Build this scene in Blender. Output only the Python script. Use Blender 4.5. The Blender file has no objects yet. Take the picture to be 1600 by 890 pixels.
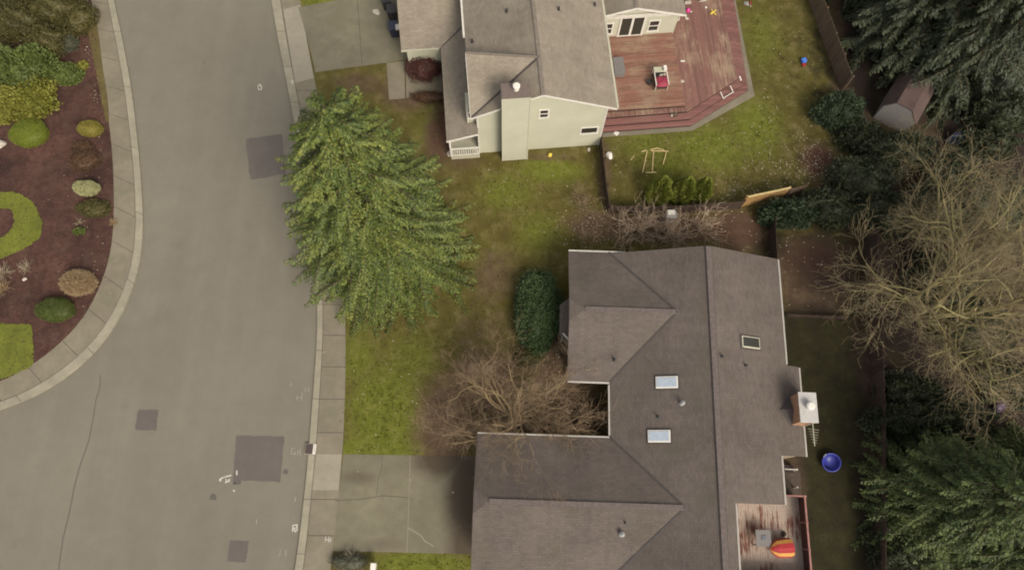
import bpy, bmesh, math, random
import numpy as np
from mathutils import Vector, Matrix
rad = math.radians
C = bpy.context.scene.collection
SC = bpy.context.scene

# ---------------------------------------------------------------- camera, sky, sun, exposure
CH, CF = 45.0, 1142.0                       # flying height (m), focal length in photo pixels
TILT, ROLL = math.atan(365 / CF), 12 / 365
Rm = np.array(Matrix.Rotation(TILT, 3, 'X') @ Matrix.Rotation(ROLL, 3, 'Z'))
cam = bpy.data.objects.new('camera', bpy.data.cameras.new('camera'))
C.objects.link(cam)
cam.matrix_world = Matrix.Translation((0, 0, CH)) @ (Matrix.Rotation(TILT, 4, 'X') @ Matrix.Rotation(ROLL, 4, 'Z'))
cam.data.sensor_width = 36; cam.data.lens = 36 * CF / 1600
cam.data.clip_end = 2000; cam.data.clip_start = 0.5
SC.camera = cam

SUN_EL, SUN_AZ = rad(43), rad(33)           # azimuth measured east of south
world = bpy.data.worlds.new('World'); SC.world = world; world.use_nodes = True
wn = world.node_tree; bg = wn.nodes['Background']
sky = wn.nodes.new('ShaderNodeTexSky'); sky.sky_type = 'NISHITA'; sky.sun_disc = False
sky.sun_elevation = SUN_EL; sky.sun_rotation = math.pi - SUN_AZ
sky.dust_density = 4; sky.air_density = 1.2
hs = wn.nodes.new('ShaderNodeHueSaturation'); hs.inputs['Saturation'].default_value = 0.22   # overcast: a grey sky
wn.links.new(sky.outputs[0], hs.inputs['Color']); wn.links.new(hs.outputs[0], bg.inputs[0])
bg.inputs[1].default_value = 0.10
sl = bpy.data.lights.new('sun', 'SUN'); sl.energy = 1.5; sl.angle = rad(24); sl.color = (1, 0.90, 0.74)
so = bpy.data.objects.new('sun', sl); C.objects.link(so)
sd = Vector((math.sin(SUN_AZ) * math.cos(SUN_EL), -math.cos(SUN_AZ) * math.cos(SUN_EL), math.sin(SUN_EL)))
so.rotation_euler = sd.to_track_quat('Z', 'Y').to_euler(); so.location = (20, -30, 60)
SC.view_settings.view_transform = 'Standard'; SC.view_settings.look = 'None'
SC.view_settings.gamma = 1; SC.view_settings.use_curve_mapping = False
SC.view_settings.exposure = 1.0
SC.render.engine = 'CYCLES'
SC.cycles.filter_width = 1.9
SC.cycles.max_bounces = 5; SC.cycles.diffuse_bounces = 3; SC.cycles.glossy_bounces = 2

# ---------------------------------------------------------------- survey helpers: a photo point at a known height -> metres
def W(px, py, z=0.0):
    d = Rm @ np.array([(px - 800) / CF, -(py - 445) / CF, -1.0])
    s = (z - CH) / d[2]
    return (d[0] * s, d[1] * s, z)
def W2(px, py, z=0.0): return W(px, py, z)[:2]
def on(px, py, zf):
    z = 3.0
    for _ in range(20):
        x, y, _z = W(px, py, z); z = zf(x, y)
    return (x, y, z)
UA = rad(6.5); UO = (1.49, 23.95)           # the upper house's own axes
def ul(x, y):
    dx, dy = x - UO[0], y - UO[1]
    return (dx * math.cos(UA) + dy * math.sin(UA), -dx * math.sin(UA) + dy * math.cos(UA))
def L(px, py, z=0.0):
    x, y, _z = W(px, py, z); u, v = ul(x, y); return (u, v, z)

# ---------------------------------------------------------------- materials (all procedural)
def rgb(c): return (c[0], c[1], c[2], 1)
def new_mat(name):
    m = bpy.data.materials.new(name); m.use_nodes = True
    return m, m.node_tree, m.node_tree.nodes['Principled BSDF']
def N(nt, t, **kw):
    n = nt.nodes.new(t)
    for k, v in kw.items(): setattr(n, k, v)
    return n
def noise(nt, vec, scale, detail=4, rough=0.6):
    n = N(nt, 'ShaderNodeTexNoise'); n.inputs['Scale'].default_value = scale
    n.inputs['Detail'].default_value = detail; n.inputs['Roughness'].default_value = rough
    if vec is not None: nt.links.new(vec, n.inputs['Vector'])
    return n.outputs['Fac']
def ramp(nt, fac, stops):
    r = N(nt, 'ShaderNodeValToRGB'); e = r.color_ramp.elements
    while len(e) < len(stops): e.new(0.5)
    for el, (p, c) in zip(e, stops):
        el.position = p; el.color = rgb(c) if hasattr(c, '__len__') else (c, c, c, 1)
    nt.links.new(fac, r.inputs[0]); return r.outputs[0]
def mix(nt, fac, a, b, mode='MIX'):
    m = N(nt, 'ShaderNodeMix', data_type='RGBA', blend_type=mode)
    for i, v in ((0, fac), (6, a), (7, b)):
        if hasattr(v, 'links'): nt.links.new(v, m.inputs[i])
        elif i == 0: m.inputs[0].default_value = v
        else: m.inputs[i].default_value = rgb(v)
    return m.outputs[2]
def coords(nt, which='Object', scale=(1, 1, 1), rot=0):
    t = N(nt, 'ShaderNodeTexCoord'); mp = N(nt, 'ShaderNodeMapping')
    mp.inputs['Scale'].default_value = scale; mp.inputs['Rotation'].default_value = (0, 0, rot)
    nt.links.new(t.outputs[which], mp.inputs[0]); return mp.outputs[0]
def world_pos(nt, scale=(1, 1, 1)):
    g = N(nt, 'ShaderNodeNewGeometry'); mp = N(nt, 'ShaderNodeMapping'); mp.inputs['Scale'].default_value = scale
    nt.links.new(g.outputs['Position'], mp.inputs[0]); return mp.outputs[0]
def bump(nt, b, h, strength, dist=0.05):
    n = N(nt, 'ShaderNodeBump'); n.inputs['Strength'].default_value = strength; n.inputs['Distance'].default_value = dist
    nt.links.new(h, n.inputs['Height']); nt.links.new(n.outputs[0], b.inputs['Normal'])
def mottled(name, c, var=0.25, scales=(0.5, 4, 30), rough=0.85, tint=None, bmp=0.2, coordsys='pos', stretch=(1, 1, 1), spec=0.3):
    m, nt, b = new_mat(name)
    v = world_pos(nt, stretch) if coordsys == 'pos' else coords(nt, 'Object', stretch)
    c = np.array(c); col = None
    lo, hi = tuple(c * (1 - var)), tuple(np.minimum(c * (1 + var), 0.95))
    col = ramp(nt, noise(nt, v, scales[0], 3), [(0.3, lo), (0.7, hi)])
    k2 = ramp(nt, noise(nt, v, scales[1], 4), [(0.3, 1 - var * 0.6), (0.7, 1 + var * 0.6)])
    col = mix(nt, 1.0, col, k2, 'MULTIPLY')
    f3 = noise(nt, v, scales[2], 2)
    k3 = ramp(nt, f3, [(0.3, 1 - var * 0.5), (0.7, 1 + var * 0.5)])
    col = mix(nt, 1.0, col, k3, 'MULTIPLY')
    if tint is not None:
        col = mix(nt, ramp(nt, noise(nt, v, scales[0] * 1.7, 4), [(0.48, 0), (0.72, 0.75)]), col, tint)
    nt.links.new(col, b.inputs['Base Color']); b.inputs['Roughness'].default_value = rough
    b.inputs['Specular IOR Level'].default_value = spec
    if bmp: bump(nt, b, f3, bmp)
    return m
def leafy(name, stops, rough=0.6, spec=0.25, patch=1.1):
    """foliage: each leaf (mesh island) has its own shade of the palette, with looser clump-sized drifts"""
    m, nt, b = new_mat(name)
    g = N(nt, 'ShaderNodeNewGeometry')
    k = len(stops)
    f = N(nt, 'ShaderNodeMath', operation='MULTIPLY_ADD'); nt.links.new(g.outputs['Random Per Island'], f.inputs[0])
    f.inputs[1].default_value = 0.62
    n2 = noise(nt, world_pos(nt), patch, 2)
    n3 = N(nt, 'ShaderNodeMath', operation='MULTIPLY_ADD'); nt.links.new(n2, n3.inputs[0]); n3.inputs[1].default_value = 0.9; n3.inputs[2].default_value = -0.27
    nt.links.new(n3.outputs[0], f.inputs[2])
    col = ramp(nt, f.outputs[0], [(i / (k - 1), s) for i, s in enumerate(stops)])
    nt.links.new(col, b.inputs['Base Color']); b.inputs['Roughness'].default_value = rough
    b.inputs['Specular IOR Level'].default_value = spec
    return m
def shingle(name, c, var=0.16, moss=None):
    m, nt, b = new_mat(name); c = np.array(c)
    t = N(nt, 'ShaderNodeTexCoord'); uv = t.outputs['UV']
    br = N(nt, 'ShaderNodeTexBrick'); nt.links.new(uv, br.inputs['Vector'])
    br.inputs['Scale'].default_value = 1; br.inputs['Brick Width'].default_value = 0.32; br.inputs['Row Height'].default_value = 0.14
    br.inputs['Mortar Size'].default_value = 0.008; br.inputs['Bias'].default_value = 0
    br.inputs['Color1'].default_value = rgb(c * (1 - var)); br.inputs['Color2'].default_value = rgb(c * (1 + var)); br.inputs['Mortar'].default_value = rgb(c * 0.72)
    p = world_pos(nt)
    k1 = ramp(nt, noise(nt, p, 0.35, 4), [(0.28, 0.80), (0.72, 1.18)])
    k2 = ramp(nt, noise(nt, p, 12, 3), [(0.3, 0.88), (0.7, 1.12)])
    mp = N(nt, 'ShaderNodeMapping'); mp.inputs['Scale'].default_value = (2.2, 0.25, 1); nt.links.new(uv, mp.inputs[0])
    k3 = ramp(nt, noise(nt, mp.outputs[0], 1.0, 3), [(0.3, 0.93), (0.7, 1.07)])     # rain streaks down the slope
    col = br.outputs['Color']
    for k in (k1, k2, k3): col = mix(nt, 1.0, col, k, 'MULTIPLY')
    if moss is not None:
        col = mix(nt, ramp(nt, noise(nt, p, 0.6, 5), [(0.5, 0), (0.8, 0.6)]), col, moss)
    nt.links.new(col, b.inputs['Base Color']); b.inputs['Roughness'].default_value = 0.9; b.inputs['Specular IOR Level'].default_value = 0.2
    bump(nt, b, br.outputs['Fac'], -0.25, 0.01)
    return m
def boards(name, c, pale, along='x', width=0.145, wear=(0.45, 0.62), gap=0.10):
    """deck boards: dark joints between boards, wood finish worn off in long streaks"""
    m, nt, b = new_mat(name); c = np.array(c)
    v = coords(nt, 'Object')
    sx = N(nt, 'ShaderNodeSeparateXYZ'); nt.links.new(v, sx.inputs[0])
    q = N(nt, 'ShaderNodeMath', operation='DIVIDE'); nt.links.new(sx.outputs[1 if along == 'x' else 0], q.inputs[0]); q.inputs[1].default_value = width
    fr = N(nt, 'ShaderNodeMath', operation='FRACT'); nt.links.new(q.outputs[0], fr.inputs[0])
    fl = N(nt, 'ShaderNodeMath', operation='FLOOR'); nt.links.new(q.outputs[0], fl.inputs[0])
    wnz = N(nt, 'ShaderNodeTexWhiteNoise', noise_dimensions='1D'); nt.links.new(fl.outputs[0], wnz.inputs['W'])
    bc = ramp(nt, wnz.outputs['Value'], [(0, tuple(c * 0.78)), (1, tuple(c * 1.22))])
    st = (0.5, 6, 1) if along == 'x' else (6, 0.5, 1)
    vs = coords(nt, 'Object', st)
    w1 = noise(nt, vs, 1.3, 5, 0.7); w2 = noise(nt, coords(nt, 'Object'), 0.42, 3)
    ws = N(nt, 'ShaderNodeMath', operation='ADD'); nt.links.new(w1, ws.inputs[0]); nt.links.new(w2, ws.inputs[1])
    half = N(nt, 'ShaderNodeMath', operation='MULTIPLY'); nt.links.new(ws.outputs[0], half.inputs[0]); half.inputs[1].default_value = 0.5
    col = mix(nt, ramp(nt, half.outputs[0], [(wear[0], 0), (wear[1], 0.85)]), bc, pale)
    col = mix(nt, 1.0, col, ramp(nt, noise(nt, v, 9, 3), [(0.3, 0.85), (0.7, 1.15)]), 'MULTIPLY')
    jt = ramp(nt, fr.outputs[0], [(0.0, 0.35), (gap, 1.0), (1.0, 1.0)])
    col = mix(nt, 1.0, col, jt, 'MULTIPLY')
    nt.links.new(col, b.inputs['Base Color']); b.inputs['Roughness'].default_value = 0.75; b.inputs['Specular IOR Level'].default_value = 0.25
    bump(nt, b, fr.outputs[0], 0.2, 0.01)
    return m
def siding(name, c, lap=0.16):
    m, nt, b = new_mat(name); c = np.array(c)
    v = coords(nt, 'Object'); sx = N(nt, 'ShaderNodeSeparateXYZ'); nt.links.new(v, sx.inputs[0])
    q = N(nt, 'ShaderNodeMath', operation='DIVIDE'); nt.links.new(sx.outputs[2], q.inputs[0]); q.inputs[1].default_value = lap
    fr = N(nt, 'ShaderNodeMath', operation='FRACT'); nt.links.new(q.outputs[0], fr.inputs[0])
    k = ramp(nt, fr.outputs[0], [(0, 0.86), (0.12, 1.0), (1, 1.0)])
    col = mix(nt, 1.0, ramp(nt, noise(nt, v, 0.7, 4), [(0.3, tuple(c * 0.93)), (0.7, tuple(c * 1.05))]), k, 'MULTIPLY')
    nt.links.new(col, b.inputs['Base Color']); b.inputs['Roughness'].default_value = 0.6
    bump(nt, b, fr.outputs[0], 0.25, 0.02)
    return m
def plain(name, c, rough=0.5, metal=0, var=0.08, spec=0.5):
    m, nt, b = new_mat(name); c = np.array(c)
    col = ramp(nt, noise(nt, coords(nt, 'Object'), 5, 4), [(0.3, tuple(c * (1 - var))), (0.7, tuple(np.minimum(c * (1 + var), 0.95)))])
    nt.links.new(col, b.inputs['Base Color']); b.inputs['Roughness'].default_value = rough; b.inputs['Metallic'].default_value = metal
    b.inputs['Specular IOR Level'].default_value = spec
    return m

M = {}
def asphalt(name, c):
    m, nt, b = new_mat(name); c = np.array(c); p = world_pos(nt)
    col = ramp(nt, noise(nt, p, .09, 4), [(.32, tuple(c * (.93, .92, .92))), (.68, tuple(c * (1.06, 1.06, 1.03)))])
    col = mix(nt, 1.0, col, ramp(nt, noise(nt, world_pos(nt, (1.1, .05, 1)), .8, 3), [(.3, .955), (.7, 1.04)]), 'MULTIPLY')     # wheel paths
    col = mix(nt, 1.0, col, ramp(nt, noise(nt, p, .9, 5, .7), [(.25, .93), (.75, 1.06)]), 'MULTIPLY')
    f3 = noise(nt, p, 22, 5, .8); col = mix(nt, 1.0, col, ramp(nt, f3, [(.3, .86), (.7, 1.13)]), 'MULTIPLY')
    col = mix(nt, ramp(nt, noise(nt, p, .38, 5, .65), [(.60, 0), (.78, .5)]), col, tuple(c * (.78, .77, .78)))
    nt.links.new(col, b.inputs['Base Color']); b.inputs['Roughness'].default_value = .92; b.inputs['Specular IOR Level'].default_value = .25
    bump(nt, b, f3, .2); return m
M['asphalt'] = asphalt('worn_asphalt', (0.150, 0.133, 0.104))
M['patch'] = mottled('asphalt_patch', (0.098, 0.083, 0.072), 0.07, (0.5, 3, 40), 0.9)
M['tar'] = plain('tar_seal', (0.080, 0.070, 0.057), 0.8)
M['concrete'] = mottled('pavement_concrete', (0.165, 0.140, 0.100), 0.13, (0.45, 2.5, 30), 0.9, tint=(0.13, 0.12, 0.075), bmp=0.15)
M['concrete_pale'] = mottled('pale_concrete', (0.225, 0.198, 0.148), 0.10, (0.5, 3, 30), 0.9, bmp=0.1)
M['brown_paving'] = mottled('brown_paving', (0.062, 0.045, 0.033), 0.25, (1.2, 4, 20), 0.9)
M['kerb'] = mottled('kerb_concrete', (0.225, 0.200, 0.145), 0.14, (0.6, 3, 25), 0.9, bmp=0.1)
M['drive'] = mottled('driveway_concrete', (0.140, 0.124, 0.083), 0.16, (0.3, 1.6, 30), 0.9, tint=(0.122, 0.106, 0.066), bmp=0.15)
M['joint'] = plain('joint', (0.045, 0.04, 0.03), 0.9)
M['mulch'] = mottled('bark_mulch', (0.055, 0.025, 0.018), 0.45, (0.45, 3, 14), 0.95, tint=(0.085, 0.046, 0.033), bmp=0.7)
M['lime_lawn'] = mottled('mown_lawn', (0.100, 0.108, 0.012), 0.22, (0.6, 4, 22), 0.9, bmp=0.5)
M['earth'] = mottled('earth', (0.075, 0.065, 0.035), 0.3, (0.1, 1, 8), 0.95, bmp=0.4)
M['paint'] = plain('white_road_paint', (0.40, 0.37, 0.31), 0.8, var=0.2)
M['paint_faint'] = plain('worn_road_paint', (0.22, 0.20, 0.16), 0.8, var=0.2)
M['roof_brown'] = shingle('brown_shingle', (0.098, 0.079, 0.067), var=0.09, moss=(0.080, 0.070, 0.048))
M['roof_tan'] = shingle('tan_shingle', (0.205, 0.172, 0.132), var=0.09, moss=(0.17, 0.148, 0.105))
M['ridge_brown'] = plain('brown_ridge_cap', (0.106, 0.085, 0.076), 0.9, var=0.2, spec=0.2)
M['ridge_tan'] = plain('tan_ridge_cap', (0.150, 0.125, 0.1), 0.9, var=0.2, spec=0.2)
M['valley'] = plain('valley_metal', (0.050, 0.039, 0.034), 0.8, var=0.2)
M['white'] = plain('white_trim', (0.56, 0.52, 0.455), 0.5, var=0.08)
M['offwhite'] = plain('weathered_white', (0.50, 0.46, 0.40), 0.6, var=0.15)
M['siding_cream'] = siding('cream_siding', (0.41, 0.395, 0.295))
M['siding_tan'] = siding('tan_siding', (0.30, 0.24, 0.17))
M['glass'] = plain('dark_glass', (0.03, 0.028, 0.022), 0.15)
M['sky_glass'] = plain('skylight_dome', (0.33, 0.37, 0.42), 0.25)
M['dark'] = plain('dark_metal', (0.03, 0.027, 0.025), 0.6)
M['grey'] = plain('grey_metal', (0.20, 0.20, 0.19), 0.5)
M['deck_u'] = boards('deck_boards_across', (0.185, 0.088, 0.060), (0.250, 0.185, 0.120), 'x', wear=(0.44, 0.60))
M['deck_v'] = boards('deck_boards_along', (0.150, 0.074, 0.058), (0.275, 0.200, 0.130), 'y', wear=(0.47, 0.60))
M['deck_step'] = boards('deck_step_boards', (0.160, 0.072, 0.060), (0.22, 0.135, 0.10), 'x', 0.2, wear=(0.50, 0.75))
M['riser'] = plain('deck_riser', (0.024, 0.010, 0.009), 0.8, var=0.25)
M['old_deck'] = boards('bleached_deck_boards', (0.115, 0.042, 0.027), (0.34, 0.275, 0.22), 'y', 0.14, wear=(0.42, 0.50))
M['rail_dark'] = plain('dark_red_rail_board', (0.062, 0.022, 0.018), 0.8, var=0.3)
M['red_rail'] = plain('faded_red_rail', (0.235, 0.105, 0.085), 0.7, var=0.25)
M['fence'] = mottled('weathered_fence', (0.115, 0.080, 0.052), 0.3, (0.8, 5, 20), 0.9, stretch=(6, 6, 0.4), bmp=0.3)
M['fence_dark'] = mottled('dark_fence', (0.058, 0.038, 0.028), 0.35, (0.8, 5, 20), 0.9, stretch=(6, 6, 0.4), bmp=0.3)
M['fence_new'] = mottled('new_cedar_fence', (0.33, 0.195, 0.075), 0.2, (0.8, 5, 20), 0.8, stretch=(6, 6, 0.4), bmp=0.2)
M['timber'] = plain('bare_timber', (0.42, 0.32, 0.14), 0.7, var=0.2)
M['bark'] = mottled('bark', (0.085, 0.060, 0.040), 0.35, (2, 8, 30), 0.95, bmp=0.5)
M['mossy_bark'] = mottled('mossy_branch', (0.245, 0.212, 0.090), 0.28, (0.9, 5, 20), 0.95, tint=(0.30, 0.23, 0.125), bmp=0.4)
M['twig_moss'] = mottled('mossy_twig', (0.225, 0.178, 0.100), 0.3, (0.7, 4, 20), 0.95, tint=(0.23, 0.18, 0.09), bmp=0)
M['twig_tan'] = mottled('tan_twig', (0.215, 0.150, 0.090), 0.25, (0.7, 4, 20), 0.95, bmp=0)
M['limb_tan'] = mottled('tan_limb', (0.300, 0.220, 0.115), 0.25, (0.9, 5, 20), 0.95, bmp=0.3)
M['twig_pale'] = mottled('pale_twig', (0.36, 0.27, 0.19), 0.28, (0.9, 5, 20), 0.95, bmp=0)
M['needles_olive'] = leafy('conifer_olive', [(0.021, 0.040, 0.012), (0.053, 0.076, 0.016), (0.102, 0.120, 0.021), (0.175, 0.178, 0.036)], patch=0.5)
M['needles_dark'] = leafy('conifer_dark', [(0.012, 0.017, 0.009), (0.022, 0.029, 0.014), (0.037, 0.044, 0.020), (0.054, 0.060, 0.026)], patch=0.5)
M['needles_mid'] = leafy('conifer_mid', [(0.016, 0.027, 0.011), (0.037, 0.054, 0.016), (0.068, 0.088, 0.023), (0.112, 0.128, 0.034)], patch=0.5)
M['lf_hedge'] = leafy('hedge_leaf', [(0.024, 0.042, 0.016), (0.050, 0.078, 0.028), (0.084, 0.116, 0.044)])
M['lf_dark'] = leafy('dark_leaf', [(0.015, 0.020, 0.010), (0.031, 0.037, 0.017), (0.052, 0.058, 0.027)])
M['lf_laurel'] = leafy('laurel_leaf', [(0.020, 0.031, 0.015), (0.036, 0.052, 0.024), (0.056, 0.074, 0.036)])
M['lf_olive'] = leafy('olive_brown_leaf', [(0.034, 0.031, 0.011), (0.062, 0.054, 0.016), (0.092, 0.076, 0.025)])
M['lf_greygreen'] = leafy('grey_green_leaf', [(0.042, 0.042, 0.026), (0.065, 0.065, 0.040), (0.085, 0.085, 0.055)])
M['lf_green'] = leafy('green_leaf', [(0.040, 0.055, 0.012), (0.080, 0.100, 0.022), (0.120, 0.145, 0.036)])
M['lf_lime'] = leafy('lime_leaf', [(0.095, 0.095, 0.014), (0.150, 0.145, 0.022), (0.200, 0.190, 0.036)])
M['lf_clipped_lime'] = leafy('clipped_lime_leaf', [(0.090, 0.110, 0.010), (0.115, 0.135, 0.014), (0.140, 0.160, 0.020)])
M['lf_yellow_olive'] = leafy('yellow_olive_leaf', [(0.125, 0.105, 0.016), (0.165, 0.135, 0.024), (0.195, 0.160, 0.036)])
M['lf_pale'] = leafy('pale_variegated_leaf', [(0.190, 0.185, 0.075), (0.265, 0.255, 0.12), (0.34, 0.32, 0.17)])
M['lf_rust'] = leafy('rusty_leaf', [(0.055, 0.030, 0.016), (0.078, 0.042, 0.022), (0.098, 0.055, 0.030)])
M['lf_maroon'] = leafy('maroon_leaf', [(0.040, 0.014, 0.012), (0.075, 0.030, 0.024), (0.105, 0.045, 0.034)])
M['lf_tan'] = leafy('tan_grass_blade', [(0.190, 0.125, 0.062), (0.260, 0.180, 0.095), (0.320, 0.230, 0.130)])
M['lf_deepgreen'] = leafy('deep_green_leaf', [(0.040, 0.052, 0.010), (0.062, 0.076, 0.014), (0.085, 0.098, 0.022)])
M['lf_cypress'] = leafy('cypress_leaf', [(0.085, 0.105, 0.016), (0.160, 0.180, 0.028), (0.230, 0.245, 0.050)])
M['lf_bright'] = leafy('bright_yellow_leaf', [(0.24, 0.24, 0.03), (0.33, 0.32, 0.05)])
M['litter'] = leafy('fallen_leaf', [(0.19, 0.14, 0.09), (0.31, 0.25, 0.165), (0.46, 0.39, 0.30)])
M['grass'] = leafy('grass_tuft', [(0.070, 0.066, 0.013), (0.112, 0.112, 0.018), (0.150, 0.150, 0.030)], patch=0.35)
M['blue'] = plain('blue_plastic', (0.030, 0.036, 0.24), 0.4)
M['navy'] = plain('navy_plastic', (0.022, 0.026, 0.045), 0.5)
M['red'] = plain('red_fabric', (0.27, 0.012, 0.014), 0.75, var=0.2)
M['yellow'] = plain('yellow_fabric', (0.42, 0.20, 0.04), 0.75, var=0.15)
M['crimson'] = plain('crimson_cover', (0.20, 0.016, 0.032), 0.7, var=0.12)
M['pink'] = plain('pink_plastic', (0.62, 0.04, 0.22), 0.45)
M['toy_yellow'] = plain('yellow_plastic', (0.60, 0.45, 0.06), 0.45)
M['toy_blue'] = plain('toy_blue_plastic', (0.06, 0.16, 0.55), 0.45)
M['purple'] = plain('purple_plastic', (0.05, 0.024, 0.07), 0.5)
M['tarp'] = plain('blue_tarp', (0.032, 0.045, 0.10), 0.5, var=0.2)
M['beige'] = plain('beige_panel', (0.36, 0.34, 0.25), 0.6)
M['slate'] = plain('slate_grey_cover', (0.140, 0.125, 0.118), 0.7, var=0.1)
M['chim_tan'] = plain('tan_chimney_panel', (0.34, 0.185, 0.105), 0.8, var=0.12)
M['chim_cap'] = plain('grey_chimney_cap', (0.36, 0.335, 0.31), 0.6, var=0.1)
M['brown_cap'] = plain('brown_chase_cover', (0.115, 0.085, 0.070), 0.7, var=0.15)
M['shed_roof'] = mottled('shed_shingle', (0.070, 0.045, 0.038), 0.2, (0.8, 4, 20), 0.9)
M['shed_wall'] = plain('shed_panel', (0.20, 0.185, 0.17), 0.7, var=0.08)
M['stone'] = mottled('pale_stone', (0.38, 0.33, 0.27), 0.2, (2, 8, 30), 0.85)
M['rock_grey'] = mottled('grey_rock', (0.20, 0.19, 0.17), 0.25, (2, 8, 30), 0.9)

# ---------------------------------------------------------------- mesh helpers
class MB:
    """collects shapes, then links them as ONE mesh object"""
    def __init__(s): s.v = []; s.f = []; s.uv = {}
    def add(s, vs, fs):
        o = len(s.v); s.v += [tuple(map(float, p)) for p in vs]; s.f += [tuple(i + o for i in f) for f in fs]; return s
    def box(s, x0, x1, y0, y1, z0, z1):
        return s.add([(x, y, z) for z in (z0, z1) for y in (y0, y1) for x in (x0, x1)],
                     [(0, 2, 3, 1), (4, 5, 7, 6), (0, 1, 5, 4), (2, 6, 7, 3), (0, 4, 6, 2), (1, 3, 7, 5)])
    def obox(s, c, half, rz=0.0, tilt=0.0):
        R = Matrix.Rotation(rz, 3, 'Z') @ Matrix.Rotation(tilt, 3, 'X'); c = Vector(c)
        vs = [c + R @ Vector((x * half[0], y * half[1], z * half[2])) for z in (-1, 1) for y in (-1, 1) for x in (-1, 1)]
        return s.add(vs, [(0, 2, 3, 1), (4, 5, 7, 6), (0, 1, 5, 4), (2, 6, 7, 3), (0, 4, 6, 2), (1, 3, 7, 5)])
    def prism(s, pts, z0, z1):
        n = len(pts)
        s.add([(p[0], p[1], z0) for p in pts] + [(p[0], p[1], z1) for p in pts],
              [tuple(range(n, 2 * n))] + [(i, (i + 1) % n, n + (i + 1) % n, n + i) for i in range(n)]); return s
    def bar(s, a, b, w, h=None, up=(0, 0, 1)):
        a, b = Vector(a), Vector(b); d = (b - a).normalized(); up = Vector(up)
        if abs(d.dot(up)) > 0.98: up = Vector((1, 0, 0))
        sd_ = d.cross(up).normalized(); u = sd_.cross(d).normalized(); h = w if h is None else h
        q = [(-1, -1), (1, -1), (1, 1), (-1, 1)]
        vs = [p + sd_ * (i * w / 2) + u * (j * h / 2) for p in (a, b) for i, j in q]
        return s.add(vs, [(3, 2, 1, 0), (4, 5, 6, 7)] + [(i, (i + 1) % 4, 4 + (i + 1) % 4, 4 + i) for i in range(4)])
    def lathe(s, c, prof, n=24, axis=None):
        Rq = Matrix.Identity(3) if axis is None else Vector((0, 0, 1)).rotation_difference(Vector(axis)).to_matrix()
        vs, fs = [], []
        for r, z in prof:
            for k in range(n):
                a = 2 * math.pi * k / n; vs.append(Vector(c) + Rq @ Vector((r * math.cos(a), r * math.sin(a), z)))
        for i in range(len(prof) - 1):
            for k in range(n):
                k2 = (k + 1) % n; fs.append((i * n + k, i * n + k2, (i + 1) * n + k2, (i + 1) * n + k))
        fs.append(tuple(range(n - 1, -1, -1))); fs.append(tuple((len(prof) - 1) * n + k for k in range(n)))
        return s.add(vs, fs)
    def quad(s, *p): return s.add(p, [tuple(range(len(p)))])
    def build(s, name, mat, parent=None, origin=None, bevel=0, smooth=False, kind=None):
        me = bpy.data.meshes.new(name)
        o = origin if origin is not None else (parent.get('_o') if parent is not None and parent.get('_o') else (0, 0, 0))
        me.from_pydata([(p[0] - o[0], p[1] - o[1], p[2] - o[2]) for p in s.v], [], s.f)
        bm = bmesh.new(); bm.from_mesh(me)
        big = [f for f in bm.faces if len(f.verts) > 4]
        if big: bmesh.ops.triangulate(bm, faces=big)
        bmesh.ops.recalc_face_normals(bm, faces=bm.faces)
        if smooth:
            for f in bm.faces: f.smooth = True
        bm.to_mesh(me); bm.free()
        ob = bpy.data.objects.new(name, me); C.objects.link(ob); me.materials.append(mat)
        if parent is not None: ob.parent = parent
        elif origin is not None: ob.location = origin
        if bevel:
            b = ob.modifiers.new('bevel', 'BEVEL'); b.width = bevel; b.segments = 2; b.limit_method = 'ANGLE'
        if kind: ob['kind'] = kind
        if parent is not None and parent.get('_o'): ob['_o'] = tuple(o)   # sub-parts share their part's frame
        return ob
def tag(o, label=None, cat=None, group=None, kind=None):
    if label: o['label'] = label
    if cat: o['category'] = cat
    if group: o['group'] = group
    if kind: o['kind'] = kind
    return o
def thing(name, loc, label, cat, group=None, rz=0.0, local=False):
    o = bpy.data.objects.new(name, None); C.objects.link(o); o.location = loc; o.rotation_euler = (0, 0, rz)
    o.empty_display_size = 0.3
    if not local: o['_o'] = tuple(loc)       # children given in world metres
    return tag(o, label, cat, group)
def np_mesh(name, verts, quads, mat, parent=None, origin=None, smooth=False):
    """fast mesh of many quads"""
    verts = np.asarray(verts, np.float32)
    o = origin if origin is not None else (parent.get('_o') if parent is not None and parent.get('_o') else (0, 0, 0))
    verts = verts - np.array(o, np.float32)
    me = bpy.data.meshes.new(name); nq = len(quads); k = quads.shape[1]
    me.vertices.add(len(verts)); me.vertices.foreach_set('co', verts.ravel())
    me.loops.add(nq * k); me.loops.foreach_set('vertex_index', quads.astype(np.int32).ravel())
    me.polygons.add(nq); me.polygons.foreach_set('loop_start', np.arange(nq, dtype=np.int32) * k)
    if smooth: me.polygons.foreach_set('use_smooth', np.ones(nq, bool))
    me.update(calc_edges=True); me.validate()
    ob = bpy.data.objects.new(name, me); C.objects.link(ob); me.materials.append(mat)
    if parent is not None: ob.parent = parent
    elif origin is not None: ob.location = origin
    return ob
def unit(a): return a / np.maximum(np.linalg.norm(a, axis=-1, keepdims=True), 1e-9)
def leaf_quads(p, d, nrm, ln, wd):
    """diamond leaves: p base, d direction, nrm face normal"""
    d = unit(d); s = unit(np.cross(d, nrm)); n = len(p)
    ln = np.broadcast_to(np.asarray(ln, float), (n,))[:, None]; wd = np.broadcast_to(np.asarray(wd, float), (n,))[:, None]
    v = np.stack([p, p + d * ln * 0.45 + s * wd * 0.5, p + d * ln, p + d * ln * 0.45 - s * wd * 0.5], 1)
    return v.reshape(-1, 3), np.arange(n * 4).reshape(-1, 4)
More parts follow.
